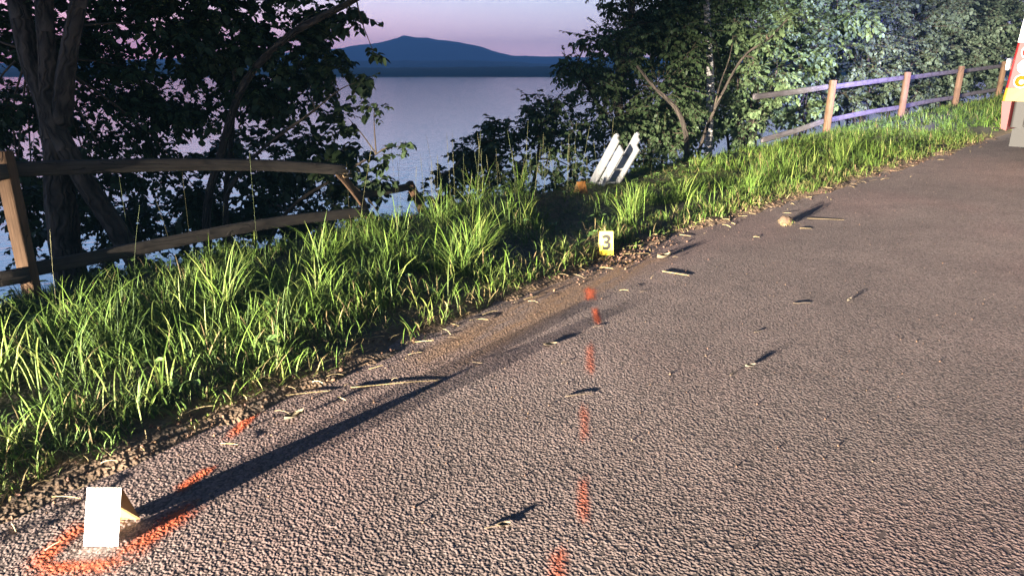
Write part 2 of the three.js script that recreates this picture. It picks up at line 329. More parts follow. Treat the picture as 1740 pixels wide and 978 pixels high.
woody('broadleaf_tree', 'forked grey barked tree with dark leaves behind the long sagging rail', 'tree', b, [
  [[[-4.2, b.y, 6.4], [-4.16, 0.1, 6.3], [-4.06, 0.75, 6.25], [-4.03, 1.2, 6.25], [-4.16, 1.75, 6.3], [-4.3, 2.4, 6.5], [-4.4, 3.3, 6.7]], 0.15, 0.06],
  [[[-3.35, b.y, 6.5], [-3.62, 0.1, 6.3], [-3.88, 0.8, 6.2], [-4.02, 1.25, 6.22], [-3.97, 1.7, 6.25], [-3.93, 2.3, 6.3], [-3.9, 3.2, 6.5]], 0.1, 0.06],
  [[[-3.95, 1.15, 6.24], [-3.83, 1.5, 6.2], [-3.7, 1.95, 6.25], [-3.58, 2.4, 6.35], [-3.4, 3.2, 6.6]], 0.085, 0.05],
], [[-4.37, 1.89, 6.8, 0.6], [-3.96, 1.91, 6.9, 0.66], [-3.49, 1.98, 7.2, 0.63], [-4.64, 1.17, 6.9, 0.53], [-4.08, 1.26, 7.2, 0.69], [-3.51, 1.31, 7.4, 0.64], [-4.85, 0.58, 6.8, 0.4], [-4.39, 0.49, 7.2, 0.5], [-3.86, 0.65, 7.4, 0.55], [-3.3, 1.77, 7.6, 0.59], [-4.54, 2.63, 7, 0.73], [-3.83, 2.71, 7.2, 0.75], [-3.09, 2.64, 7.4, 0.71], [-5.05, -0.07, 7.2, 0.34], [-4.48, -0.05, 7.4, 0.36], [-5.0, 1.8, 6.7, 0.5], [-4.4, 0.0, 7.6, 0.42], [-3.7, 0.1, 7.8, 0.45], [-4.95, 0.3, 7, 0.4], [-3.3, -0.2, 7.9, 0.4], [-5.3, 1.1, 7, 0.5], [-5.3, 0.4, 8.2, 0.5], [-4.7, -0.1, 8.4, 0.5], [-4.1, -0.3, 8.6, 0.5], [-4.9, -0.5, 7.6, 0.4], [-4.1, -0.4, 7.5, 0.35]], { leaf: 0.085, ...DARK, density: 1.9, woodiness: 0.6 });
b = baseAt(-3.1, 7.35);
woody('hazel_shrub', 'many stemmed dark shrub with round leaves above the broken rail ends', 'shrub', b, [
  [[[-3.3, b.y, 7.3], [-3.2, 0.2, 7.2], [-2.98, 0.79, 7.2], [-2.66, 1.48, 7.2], [-2.18, 1.92, 7.2], [-1.5, 2.26, 7.2], [-1.2, 2.45, 7.2]], 0.05, 0.028],
  [[[-3.0, b.y, 7.3], [-3.0, 0.27, 7.2], [-2.66, 0.73, 7.15], [-1.95, 1.23, 7.1]], 0.03, 0.012],
  [[[-3.12, b.y, 7.4], [-3.05, 0.3, 7.35], [-2.92, 1.0, 7.4], [-2.85, 1.8, 7.5], [-2.9, 2.7, 7.5]], 0.034, 0.014],
  [[[-2.95, b.y, 7.5], [-2.5, 0.1, 7.6], [-1.9, 0.5, 7.6], [-1.45, 0.75, 7.5]], 0.026, 0.01],
], [[-2.85, 1.95, 7.6, 0.59], [-2.36, 2.0, 7.6, 0.53], [-1.93, 2.16, 7.4, 0.36], [-2.8, 1.3, 7.6, 0.59], [-2.26, 1.36, 7.7, 0.54], [-1.84, 1.66, 7.6, 0.36], [-1.56, 1.5, 7.5, 0.2], [-1.75, 1.12, 7.6, 0.3], [-2.81, 0.66, 7.8, 0.55], [-2.22, 0.73, 7.8, 0.5], [-1.72, 0.69, 7.6, 0.3], [-1.4, 0.75, 7.5, 0.16], [-1.4, 1.78, 7.4, 0.12], [-1.42, 1.27, 7.4, 0.15], [-3.47, 0.14, 7.8, 0.4], [-2.87, 0.1, 8, 0.4], [-2.12, 0.17, 8, 0.36], [-2.3, 2.61, 7.6, 0.53], [-1.55, 0.4, 7.8, 0.2], [-1.16, 0.84, 7.4, 0.08], [-1.62, 2.13, 7.5, 0.22], [-2.5, -0.15, 8.2, 0.45], [-1.8, -0.2, 8.3, 0.36], [-3.3, -0.2, 8.8, 0.5], [-2.6, -0.4, 8.9, 0.45], [-3.4, 0.5, 8.6, 0.5], [-2.9, 0.4, 8.8, 0.5], [-2.0, 0.2, 8.7, 0.4], [-1.5, -0.2, 8.2, 0.3]], { leaf: 0.095, broad: 0.82, ...DARK, density: 1.75, woodiness: 0.45 });
b = baseAt(0.1, 11.2);
woody('bank_shrub', 'low dark shrub on the bank left of the ladder', 'shrub', b, [
  [[[0.1, b.y, 11.2], [0.0, -0.5, 11.1], [-0.25, 0.2, 11], [-0.3, 0.6, 10.9]], 0.04, 0.015],
  [[[0.1, b.y, 11.2], [0.3, -0.3, 11.1], [0.4, 0.3, 11], [0.45, 0.85, 11]], 0.04, 0.015],
  [[[-1.2, -0.7, 10.3], [-1.1, -0.2, 10.1], [-0.85, 0.25, 10.1], [-0.7, 0.45, 10.2]], 0.02, 0.008],
], [[-0.71, 0.12, 10.6, 0.36], [-0.27, 0.55, 10.9, 0.42], [0.27, 0.08, 10.6, 0.52], [0.09, 0.77, 11, 0.33], [0.64, 0.48, 11, 0.55], [-0.95, -0.18, 10.2, 0.26], [0.83, -0.15, 10.9, 0.47], [-0.36, -0.08, 10.7, 0.45], [-1.05, 0.12, 10.1, 0.14], [0.36, 0.9, 11, 0.26], [0.3, -0.5, 10.6, 0.4], [-0.5, -0.6, 10.4, 0.4], [0.95, 0.15, 11.2, 0.4], [-0.7, -0.5, 10.1, 0.42], [0.1, -0.45, 10.4, 0.45], [0.75, -0.4, 10.6, 0.45], [-0.75, 0.3, 10.9, 0.36], [-0.1, 0.3, 11.2, 0.5], [-1.2, -0.35, 10.2, 0.28], [1.4, -0.2, 11.6, 0.5], [-1.35, -0.15, 10.2, 0.26], [-1.0, 0.08, 10.4, 0.34], [-0.62, 0.42, 10.9, 0.38], [-0.32, 0.85, 11, 0.26], [0.35, 1.1, 11.3, 0.32], [-0.5, 0.1, 11.2, 0.5], [0.7, 0.9, 11.5, 0.4], [-1.1, -0.6, 9.9, 0.35]], { leaf: 0.09, ...DARK, density: 1.7 });
b = baseAt(2.0, 12.9);
woody('alder_tree', 'tall dark leaved tree over the bank behind the ladder', 'tree', b, [
  [[[2.0, b.y, 12.9], [2.05, 0.2, 12.9], [1.9, 1.3, 12.9], [2.1, 2.4, 13.2], [2.2, 4.0, 13.4]], 0.11, 0.05],
  [[[2.95, b.y, 12.0], [2.93, 0.5, 11.85], [2.71, 1.02, 11.8], [2.36, 1.35, 11.9], [2.1, 1.7, 12.2]], 0.055, 0.02],
  [[[2.0, 0.4, 12.9], [1.5, 1.1, 12.7], [1.1, 1.7, 12.5]], 0.05, 0.02],
], [[1.22, 1.53, 12.5, 0.7], [0.9, 0.96, 12.2, 0.48], [1.87, 2.03, 13, 0.9], [1.77, 0.84, 12.6, 0.88], [2.65, 1.33, 13, 1.0], [2.48, 2.46, 13.6, 1.06], [1.36, 2.12, 12.6, 0.34], [1.8, 2.8, 13, 0.44], [3.13, 2.28, 14, 1.1], [2.72, 0.53, 12.8, 0.66], [0.82, 1.66, 12.4, 0.22], [2.2, 3.44, 13.5, 0.94], [1.66, 0.14, 12.4, 0.54], [3.3, 3.3, 14, 0.9], [2.4, 0.1, 12.6, 0.5], [3.2, 0.9, 13.4, 0.7], [1.2, 0.5, 12.4, 0.5], [1.9, -0.4, 12.2, 0.5], [3.2, 0.2, 12.9, 0.5]], { leaf: 0.09, c0: [0.028, 0.052, 0.018], c1: [0.06, 0.095, 0.032], density: 1.2, hang: 0.5 });
b = baseAt(3.9, 14.1);
woody('birch_tree', 'birch with a pale trunk standing among dark leaves', 'tree', b, [
  [[[3.95, b.y, 14.1], [3.9, 0.6, 14.05], [3.83, 1.55, 14], [3.72, 2.3, 14], [3.6, 3.2, 14], [3.55, 5, 14.1]], 0.085, 0.05],
], [[3.72, 3.9, 14.8, 1.1], [3.12, 3.02, 14.6, 0.8], [4.37, 3.0, 15.2, 0.9], [3.83, 2.33, 15.2, 0.78], [4.43, 1.65, 15.4, 0.79], [3.74, 1.3, 15, 0.77], [3.9, 0.6, 14.9, 0.7], [4.4, 0.9, 15.2, 0.6]], { leaf: 0.08, ...MID, bark: M.birch, density: 1, hang: 0.6 });
b = baseAt(3.5, 12.95);
woody('sapling', 'thin bare stemmed sapling leaning right beside the birch', 'sapling', b, [
  [[[3.4, b.y, 12.95], [3.46, 0.46, 12.8], [3.63, 0.98, 12.8], [4.07, 1.88, 12.8], [4.45, 2.15, 12.8], [4.8, 2.5, 12.9]], 0.035, 0.012],
  [[[3.6, 0.9, 12.8], [3.7, 1.4, 12.85], [3.85, 1.9, 12.9], [3.9, 2.5, 13]], 0.016, 0.006],
], [[4.5, 2.25, 12.9, 0.34], [4.9, 2.55, 13, 0.36], [3.92, 2.4, 13, 0.3], [4.3, 1.75, 13, 0.26]], { leaf: 0.085, ...PALE, density: 0.9 });
const SHR = 'shrubs behind the intact fence';
const bush = (name, label, X, Z, blobs, o) => {
  const q = baseAt(X, Z), st = [];
  for (let k = 0; k < 4; k++) { const c = blobs[k % blobs.length]; st.push([[[X + gauss() * 0.2, q.y, Z + gauss() * 0.15], [lerp(X, c[0], 0.4) + gauss() * 0.15, lerp(q.y, c[1], 0.5), lerp(Z, c[2], 0.4)], [c[0], c[1], c[2]]], R(0.03, 0.06), 0.014]); }
  return woody(name, label, 'shrub', q, st, blobs, { leaf: 0.1, density: 1.1, group: SHR, ...o });
};
bush('willow_shrub', 'pale green leafy shrub at the sawn end of the intact fence', 5.1, 15.3, [[4.6, 1.6, 14.8, 0.74], [5.16, 2.35, 15.4, 1.05], [5.61, 1.65, 15.4, 0.8], [5.1, 3.07, 15.8, 1.1], [4.6, 0.77, 14.6, 0.5], [5.86, 3.56, 16, 1.1], [5.5, 0.9, 15.4, 0.7]], { ...PALE });
bush('low_bush', 'small pale bush below the end of the fence rails', 4.55, 13.75, [[4.5, 0.62, 13.5, 0.36], [4.32, 0.42, 13.4, 0.25], [4.72, 0.84, 13.8, 0.26], [4.6, 0.2, 13.6, 0.3]], { ...PALE, leaf: 0.085 });
bush('willow_shrub', 'tallest pale shrub behind the first post of the intact fence', 7.0, 17.1, [[7.03, 2.29, 16.9, 0.94], [6.72, 2.94, 17.2, 1.15], [7.07, 1.59, 17.0, 0.73], [7.76, 2.85, 17.7, 1.07], [6.41, 1.27, 16.7, 0.64], [7.64, 3.74, 17.7, 1.2], [7.65, 0.99, 17.4, 0.6], [6.9, 0.7, 17, 0.6]], { ...PALE, leaf: 0.12 });
bush('bank_shrub', 'grey green shrub behind the second post of the intact fence', 9.4, 19.2, [[8.9, 2.52, 18.9, 1.2], [9.42, 1.74, 19, 0.98], [9.12, 3.38, 19.3, 1.3], [9.38, 1.01, 19.2, 0.7], [10.16, 2.27, 19.7, 1.0], [9.29, 4.2, 19.3, 1.3], [8.6, 1.1, 18.8, 0.7]], { ...GREY });
bush('bank_shrub', 'blue lit shrub between the second and third post of the intact fence', 11.7, 21.4, [[11.5, 2.96, 21.2, 1.4], [11.69, 1.85, 21.3, 1.1], [12.46, 2.35, 21.8, 1.1], [11.99, 1.11, 21.3, 0.75], [11.95, 3.94, 21.7, 1.5], [11.0, 1.3, 20.8, 0.8]], { ...GREY, leaf: 0.11 });
bush('bank_shrub', 'shrub behind the third post of the intact fence', 14.3, 23.4, [[14.12, 2.75, 23.3, 1.5], [14.49, 1.79, 23.4, 1.1], [13.99, 1.17, 23, 0.75], [14.23, 3.82, 23.8, 1.6], [15.81, 2.25, 24.3, 1.15], [13.3, 1.5, 22.6, 0.9]], { ...GREY, leaf: 0.11 });
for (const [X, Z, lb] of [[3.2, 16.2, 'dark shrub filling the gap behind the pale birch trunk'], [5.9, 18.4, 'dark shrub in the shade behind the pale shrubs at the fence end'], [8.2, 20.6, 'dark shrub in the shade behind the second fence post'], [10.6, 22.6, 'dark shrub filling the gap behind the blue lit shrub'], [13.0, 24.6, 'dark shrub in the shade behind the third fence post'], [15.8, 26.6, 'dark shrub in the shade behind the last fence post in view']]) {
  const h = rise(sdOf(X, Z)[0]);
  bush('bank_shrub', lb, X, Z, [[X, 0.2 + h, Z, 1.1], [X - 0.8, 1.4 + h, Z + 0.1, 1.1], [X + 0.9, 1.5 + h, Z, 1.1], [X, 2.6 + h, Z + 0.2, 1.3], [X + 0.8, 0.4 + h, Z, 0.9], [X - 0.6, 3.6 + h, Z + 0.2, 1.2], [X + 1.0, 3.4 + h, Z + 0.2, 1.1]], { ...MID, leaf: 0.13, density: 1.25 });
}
bush('bank_shrub', 'shrub beside the rear corner of the fire engine', 17.2, 25.8, [[17.21, 3.26, 25.8, 1.6], [16.95, 1.9, 25.4, 1.1], [17.3, 4.44, 26.3, 1.8], [16.28, 1.23, 24.8, 0.7], [18.54, 2.51, 26.3, 1.6]], { ...GREY, leaf: 0.12 });

// ------------------------------------------------------------------ the wooden fence along the lake
// a rail or post: a split log, flat on one side, with worn edges, along a line of points
function log(m, pts, w, h, cut = 0.1) {
  const curve = new THREE.CatmullRomCurve3(pts), n = Math.max(6, Math.ceil(curve.getLength() / 0.15)), prof = [], T = new THREE.Vector3(), up = new THREE.Vector3(0, 1, 0);
  for (let k = 0; k < 12; k++) { const a = k / 12 * 2 * Math.PI, e = 0.55; prof.push([Math.sign(Math.cos(a)) * Math.pow(Math.abs(Math.cos(a)), e) * w / 2, Math.sign(Math.sin(a)) * Math.pow(Math.abs(Math.sin(a)), e) * h / 2]); }
  const start = m.p.length / 3, off = R(0, 50); let len = off, prev = null;
  for (let k = 0; k <= n; k++) {
    const t = k / n, c = curve.getPoint(t); curve.getTangent(t, T);
    const ref = Math.abs(T.y) > 0.9 ? new THREE.Vector3(0, 0, -1) : up, B = new THREE.Vector3().crossVectors(T, ref).normalize(), A = new THREE.Vector3().crossVectors(B, T).normalize();
    if (prev) len += c.distanceTo(prev); prev = c;
    for (let j = 0; j <= 12; j++) { const [x, y] = prof[j % 12], q = 1 + 0.1 * (vnoise(len * 2.2 + j * 3, off) - 0.5) + 0.06 * (vnoise(len * 9, j * 2.1 + off) - 0.5); m.v(c.x + B.x * x * q + A.x * y * q + T.x * (k === n ? cut * (hash(j, 3) - 0.5) * h : 0), c.y + B.y * x * q + A.y * y * q, c.z + B.z * x * q + A.z * y * q, null, j / 12 * 0.9 + off, len * 0.45); }
  }
  for (let k = 0; k < n; k++) for (let j = 0; j < 12; j++) { const a = start + k * 13 + j; m.q(a, a + 1, a + 14, a + 13); }
  for (const [row, s] of [[0, 1], [n, -1]]) { const c = curve.getPoint(row / n), o = m.v(c.x, c.y, c.z, null, off, 0), bb = start + row * 13; for (let j = 0; j < 12; j++) s > 0 ? m.t(o, bb + j + 1, bb + j) : m.t(o, bb + j, bb + j + 1); }
  return m;
}
const fp = (s, d, h) => { const [X, Z] = xz(s, d); return V(X, rise(s) + h, Z); };
function post(parent, s, d, h, w, lean = [0, 0]) {
  const p0 = fp(s, d, -0.35), p1 = fp(s + lean[0], d + lean[1], h), g = log(new MB(), [p0, p0.clone().lerp(p1, 0.5), p1], w, w * 1.05, 0.6).geo();
  const m = part(parent, 'post', g, M.postWood); m.rotation.y = 0; return m;
}
function rail(parent, pts, w = 0.055, h = 0.1, name = 'rail', mat = M.wood) { return part(parent, name, log(new MB(), pts.map((p) => fp(...p)), w, h).geo(), mat); }
{
  const f = thing('wooden_fence', 'broken weathered fence with a sagging top rail, leading off to the left', 'fence');
  post(f, 1.1, 2.68, 1.06, 0.105);
  rail(f, [[-2.3, 2.62, 0.9], [-0.6, 2.62, 0.92], [1.08, 2.62, 0.93]], 0.05, 0.105);
  rail(f, [[-2.3, 2.62, 0.2], [-0.6, 2.62, 0.23], [1.08, 2.62, 0.21]], 0.05, 0.11);
  rail(f, [[1.13, 2.72, 0.93], [1.7, 2.7, 0.895], [2.4, 2.68, 0.84], [3.1, 2.66, 0.76], [3.87, 2.62, 0.635]], 0.055, 0.105);
  rail(f, [[1.13, 2.7, 0.22], [1.9, 2.68, 0.225], [2.7, 2.66, 0.235], [3.4, 2.66, 0.215], [4.12, 2.66, 0.16]], 0.055, 0.105);
  const brk = rail(f, [[3.83, 2.68, 0.62], [4.0, 2.7, 0.42], [4.16, 2.74, 0.2], [4.25, 2.78, 0.0]], 0.03, 0.085, 'splintered_rail', M.postWood); brk.userData.label = 'splintered dark piece of rail hanging down from the broken top rail';
  // bright splinters where the top rail tore
  const sp = new MB(); for (let k = 0; k < 7; k++) { const h = 0.56 + 0.012 * k, a = fp(3.84, 2.6 + 0.01 * (k % 3), h + 0.01), c = fp(3.93 + 0.03 * rnd(), 2.6 + 0.03 * rnd(), h - 0.02 * rnd()); limb(sp, [a, a.clone().lerp(c, 0.5), c], (u) => 0.009 * (1 - u) + 0.001, 4, 3, 1, 0); }
  part(f, 'splinters', sp.geo(), M.rawWood);
}
{
  const f = thing('fallen_rail', 'dark broken rail tipped towards the lake past the torn fence end', 'fence rail', fp(4.9, 3.0, -0.1));
  const rel = (p) => fp(...p).sub(f.position);
  part(f, 'rail', log(new MB(), [rel([4.22, 3.0, 0.28]), rel([4.55, 3.0, 0.27]), rel([4.98, 3.0, 0.28])], 0.05, 0.085).geo(), M.wood);
  part(f, 'stump', log(new MB(), [rel([4.94, 3.0, 0.32]), rel([5.1, 3.02, 0.02]), rel([5.26, 3.05, -0.35])], 0.09, 0.09).geo(), M.postWood);
}
{
  const f = thing('wooden_fence', 'intact brown fence with four posts and two rails beside the fire engine', 'fence');
  const S = [14.92, 18.75, 22.4, 26.1];
  for (const s of S) post(f, s, 2.72, 1.1, 0.135, [0.03, 0]);
  const edges = [12.05, ...S, 29.8];
  for (let k = 0; k < 5; k++) {
    const a = edges[k], e = edges[k + 1], lo = k ? 0.03 : 0;
    rail(f, [[a + lo, 2.8, 0.95], [(a + e) / 2, 2.8, k ? 0.965 : 0.95], [e - 0.03, 2.8, 0.97]], 0.06, 0.11, 'rail', M.greyWood);
    const a2 = k ? a + 0.03 : 12.5, h2 = k ? 0.27 : 0.12;
    rail(f, [[a2, 2.8, h2], [(a2 + e) / 2, 2.8, k ? 0.29 : 0.18], [e - 0.03, 2.8, 0.27]], 0.06, 0.11, 'rail', M.greyWood);
  }
}

// ------------------------------------------------------------------ ladder
{
  const B0 = V(1.17, 0.0, 9.76), t = thing('ladder', 'white aluminium two section ladder reaching down over the grassy bank', 'ladder', B0);
  const rel = (X, Y, Z) => V(X, Y, Z).sub(B0);
  const L0 = rel(1.11, 0.03, 9.85), L1 = rel(1.375, 0.775, 9.25), dir = L1.clone().sub(L0).normalize(), len = L0.distanceTo(L1);
  // a1 runs along the rungs, to the right and towards the lake; a2 across the deep side faces of the stiles
  const a1 = new THREE.Vector3(0.88, 0, -0.42); a1.addScaledVector(dir, -a1.dot(dir)).normalize();
  const a2 = new THREE.Vector3().crossVectors(a1, dir).normalize();
  const frame = new THREE.Matrix4().makeBasis(a1, dir, a2); frame.setPosition(L0);
  const put = (name, g, mat) => { g.applyMatrix4(frame); return part(t, name, g, mat); };
  const RW = 0.32, bar = (x, z, y0, y1, dpt) => { const g = new RoundedBoxGeometry(0.028, y1 - y0, dpt, 2, 0.005); g.translate(x, (y0 + y1) / 2, z); return put('stile', g, M.alu); };
  bar(0, 0, -0.8, len, 0.13); bar(0.034, 0.14, -0.8, len - 0.06, 0.13); bar(RW, 0, -0.8, len, 0.13); bar(RW - 0.034, 0.14, -0.8, len - 0.06, 0.09);
  for (const y of [-0.2, 0.08, 0.36, 0.64]) { const g = new THREE.CylinderGeometry(0.016, 0.016, RW - 0.03, 10); g.rotateZ(Math.PI / 2); g.translate(RW / 2, y, 0); put('rung', g, M.alu); }
  for (const y of [-0.06, 0.22, 0.5]) { const g = new THREE.CylinderGeometry(0.016, 0.016, RW - 0.1, 10); g.rotateZ(Math.PI / 2); g.translate(RW / 2, y, 0.125); put('rung', g, M.alu); }
  for (const [x, z, y] of [[-0.015, 0, 0.64], [-0.015, 0, 0.36], [-0.015, 0, 0.08], [0.019, 0.125, 0.5], [0.019, 0.125, 0.22]]) { const g = new THREE.CylinderGeometry(0.011, 0.011, 0.006, 12); g.rotateZ(Math.PI / 2); g.translate(x, y, z); put('rivet', g, M.steel); }
  for (const x of [0, RW]) { const g = new RoundedBoxGeometry(0.04, 0.05, 0.05, 2, 0.01); g.translate(x, len + 0.015, -0.02); put('end_cap', g, M.alu); }
}

// ------------------------------------------------------------------ numbered tent markers
const font = await new FontLoader().loadAsync('fonts/droid/droid_sans_bold.typeface.json');
function marker(label, pos, turn, w, h, faceMat, digit, strip) {
  const t = thing('evidence_marker', label, 'marker', pos, turn, 'folded markers of the accident survey'), lean = 0.075;
  const sheet = (dz, z0, z1, mat, name, y0 = 0, y1 = h, x = 1) => {
    const len = Math.hypot(y1 - y0, (z1 - z0)), g = new RoundedBoxGeometry(w * x, len, dz, 1, dz * 0.3);
    g.rotateX(Math.atan2(z1 - z0, y1 - y0)); g.translate(0, (y0 + y1) / 2, (z0 + z1) / 2); return part(t, name, g, mat);
  };
  sheet(0.0024, lean, 0, faceMat, 'front_plate');
  sheet(0.0024, -lean, -0.002, M.plasticShade, 'back_plate');
  if (strip) sheet(0.0012, lean + 0.0028, lean * 0.8 + 0.0028, M.plasticY, 'base_strip', 0.001, h * 0.2, 0.99);
  if (digit) {
    const g = new TextGeometry(digit, { font, size: h * 0.6, depth: 0.0006, curveSegments: 6, bevelEnabled: true, bevelThickness: 0.0003, bevelSize: 0.0035, bevelSegments: 1 }); g.computeBoundingBox(); const bb = g.boundingBox;
    g.translate(-(bb.min.x + bb.max.x) / 2, -(bb.min.y + bb.max.y) / 2, 0); g.scale(0.9, 1.05, 1);
    g.rotateX(-Math.atan2(lean, h)); g.translate(0, h * 0.54, lean * 0.46 + 0.0026); part(t, 'numeral', g, M.ink);
  }
  return t;
}
marker('blank white faced tent marker inside an orange paint chevron on the asphalt', roadAt(-1.415, 2.1, 0.003), 0, 0.119, 0.18, M.faceW, null, false);
marker('yellow tent marker bearing the number 3 at the edge of the grass', roadAt(0.84, 6.06, 0.012), 0.0, 0.125, 0.2, M.faceY, '3', true);
{ const q = onLand(6.72, 1.98, 0.02); marker('orange tent marker coloured darker for shade, half hidden in grass beside the ladder', q, 0.5, 0.125, 0.15, M.plasticOShade, null, false); }

// ------------------------------------------------------------------ fire engine at the roadside
const UPY = new THREE.Vector3(0, 1, 0);
const wheelGeo = (r, w) => { const pr = [[0.0, -w / 2 + 0.03], [r * 0.55, -w / 2 + 0.03], [r * 0.6, -w / 2], [r * 0.93, -w / 2], [r, -w / 2 + 0.04], [r, w / 2 - 0.04], [r * 0.93, w / 2], [r * 0.6, w / 2], [r * 0.55, w / 2 - 0.03], [0.0, w / 2 - 0.03]].map(([a, bb]) => new THREE.Vector2(a, bb)); const g = new THREE.LatheGeometry(pr, 28); g.rotateZ(Math.PI / 2); return g; };
const VM = {
  white: new THREE.MeshPhysicalMaterial({ color: col(0.72, 0.72, 0.70), roughness: 0.4, clearcoat: 0.4 }),
  red: new THREE.MeshPhysicalMaterial({ color: col(0.13, 0.004, 0.004), roughness: 0.5, clearcoat: 0.4 }),
  yellow: new THREE.MeshStandardMaterial({ color: col(0.34, 0.165, 0.008), roughness: 0.5 }),
  orange: new THREE.MeshStandardMaterial({ color: col(0.38, 0.075, 0.01), roughness: 0.5 }),
  grey: new THREE.MeshStandardMaterial({ color: col(0.022, 0.02, 0.018), roughness: 0.7 }),
  tyre: new THREE.MeshStandardMaterial({ color: col(0.02, 0.02, 0.02), roughness: 0.9 }),
  rim: new THREE.MeshStandardMaterial({ color: col(0.35, 0.35, 0.35), metalness: 0.6, roughness: 0.45 }),
  clear: new THREE.MeshPhysicalMaterial({ color: col(0.8, 0.78, 0.76), roughness: 0.15, clearcoat: 1 }),
  redLens: new THREE.MeshPhysicalMaterial({ color: col(0.6, 0.03, 0.02), roughness: 0.15, clearcoat: 1 }),
  amber: new THREE.MeshPhysicalMaterial({ color: col(0.4, 0.09, 0.005), roughness: 0.15, clearcoat: 1 }),
  glass: new THREE.MeshPhysicalMaterial({ color: col(0.02, 0.025, 0.03), roughness: 0.08, clearcoat: 1 }),
  blueGlow: new THREE.MeshStandardMaterial({ color: col(0.02, 0.04, 0.3), emissive: col(0.05, 0.1, 1), emissiveIntensity: 2, roughness: 0.3 }),
  whiteGlow: new THREE.MeshStandardMaterial({ color: col(0.8, 0.8, 0.8), emissive: col(1, 0.98, 0.95), emissiveIntensity: 12, roughness: 0.3 }),
  coolGlow: new THREE.MeshStandardMaterial({ color: col(0.8, 0.8, 0.8), emissive: col(0.85, 0.95, 1), emissiveIntensity: 8, roughness: 0.3 }),
};
{
  const [X, Z] = [7.78, 11.4], th = theta(14), W = 2.4, cx = X + Math.cos(th) * W / 2, cz = Z - Math.sin(th) * W / 2, gy = rise(13.6);
  const t = thing('fire_engine', 'rear corner of a red, white and yellow fire engine parked on the road', 'fire engine', V(cx, gy, cz), -th);
  t.rotation.order = 'YXZ'; t.rotation.x = 0.04;
  const LEN = 6.6, taper = (y) => 0.14 * clamp((y - 0.87) / 2.2);
  const slab = (name, y0, y1, mat, len = LEN, inset = 0, z0 = 0) => {   // a storey of the body, narrowing upwards
    const m = new MB(), a = W / 2 - taper(y0) - inset, c = W / 2 - taper(y1) - inset, r = 0.05;
    const ring = (y, q) => [[-q, z0 - r], [-q + r * 0.3, z0 - r * 0.3], [-q + r, z0], [q - r, z0], [q - r * 0.3, z0 - r * 0.3], [q, z0 - r], [q, z0 - len], [-q, z0 - len]].map(([x, z]) => m.v(x, y, z, null, x, y));
    const A = ring(y0, a), C = ring(y1, c), A2 = ring(y0, a), C2 = ring(y1, c);
    for (let k = 0; k < 8; k++) m.q(A[k], A[(k + 1) % 8], C[(k + 1) % 8], C[k]);
    for (let k = 1; k < 7; k++) { m.t(A2[0], A2[k + 1], A2[k]); m.t(C2[0], C2[k], C2[k + 1]); }
    const g = m.geo(); g.computeVertexNormals(); return part(t, name, g, mat);
  };
  slab('lower_stripe', 0.87, 1.066, VM.yellow); slab('red_panel', 1.07, 1.736, VM.red); slab('upper_body', 1.74, 3.05, VM.white);
  slab('chassis', 0.46, 0.866, VM.grey, LEN + 1.6, 0.14, -0.12);
  { const s = new THREE.Shape([new THREE.Vector2(0, 0.87), new THREE.Vector2(0.05, 0.45), new THREE.Vector2(0.13, 0.42), new THREE.Vector2(0.13, 0.87)]); const g = new THREE.ExtrudeGeometry(s, { depth: 0.5, bevelEnabled: false }); g.translate(-W / 2 + 0.004, -0.006, -0.52); part(t, 'side_skirt', g, VM.red); }
  { const g = new RoundedBoxGeometry(1.9, 0.16, 0.14, 3, 0.03); g.translate(0.1, 0.56, -0.02); part(t, 'bumper', g, VM.grey); }
  { const g = new THREE.BoxGeometry(0.34, 0.012, 0.003); g.rotateZ(0.5); g.translate(-W / 2 + 0.24, 0.97, 0.004); for (let k = 0; k < 3; k++) { const s = new THREE.Shape([[0.02 + k * 0.3, 0.885], [0.12 + k * 0.3, 0.885], [0.27 + k * 0.3, 1.05], [0.17 + k * 0.3, 1.05]].map((p) => new THREE.Vector2(...p))); const e = new THREE.ExtrudeGeometry(s, { depth: 0.003, bevelEnabled: false }); e.translate(-W / 2 + 0.06, 0, 0.0005); part(t, 'reflective_bar', e, VM.orange); } }
  for (const sx of [-1, 1]) for (const [y, mat, lb] of [[1.17, VM.amber, 'amber round rear lamp'], [1.385, VM.clear, 'clear round rear lamp'], [1.60, VM.redLens, 'red round rear lamp']]) {
    const x = sx * (W / 2 - 0.2 - taper(y));
    const rg = new THREE.TorusGeometry(0.092, 0.014, 8, 28); rg.translate(x, y, 0.006); const hs = part(t, 'tail_lamp', rg, VM.clear, lb);
    const l = new THREE.SphereGeometry(0.12, 24, 10, 0, Math.PI * 2, 0, 0.83); l.rotateX(Math.PI / 2); l.translate(x, y, 0.012 - 0.075); part(hs, 'lens', l, mat);
    const c = new THREE.SphereGeometry(0.035, 12, 8); c.scale(1, 1, 0.4); c.translate(x + 0.012, y - 0.01, 0.05); part(hs, 'bulb_cover', c, VM.clear);
  }
  { const g = new RoundedBoxGeometry(0.05, 0.17, 0.12, 2, 0.015); g.translate(-W / 2 + 0.0, 1.42, -0.03); part(t, 'marker_lamp', g, VM.clear); }
  for (const [x, z] of [[-0.98, -1.3], [0.98, -1.3], [-0.98, -5.6], [0.98, -5.6]]) { const g = wheelGeo(0.46, 0.32); g.translate(x, 0.46, z); const w = part(t, 'wheel', g, VM.tyre); const rr = new THREE.CylinderGeometry(0.25, 0.25, 0.33, 24); rr.rotateZ(Math.PI / 2); rr.translate(x, 0.46, z); part(w, 'rim', rr, VM.rim); }
  for (const x of [-0.98, 0.98]) { const g = new THREE.BoxGeometry(0.36, 0.42, 0.012); g.translate(x, 0.3, -0.72); part(t, 'mud_flap', g, VM.grey); }
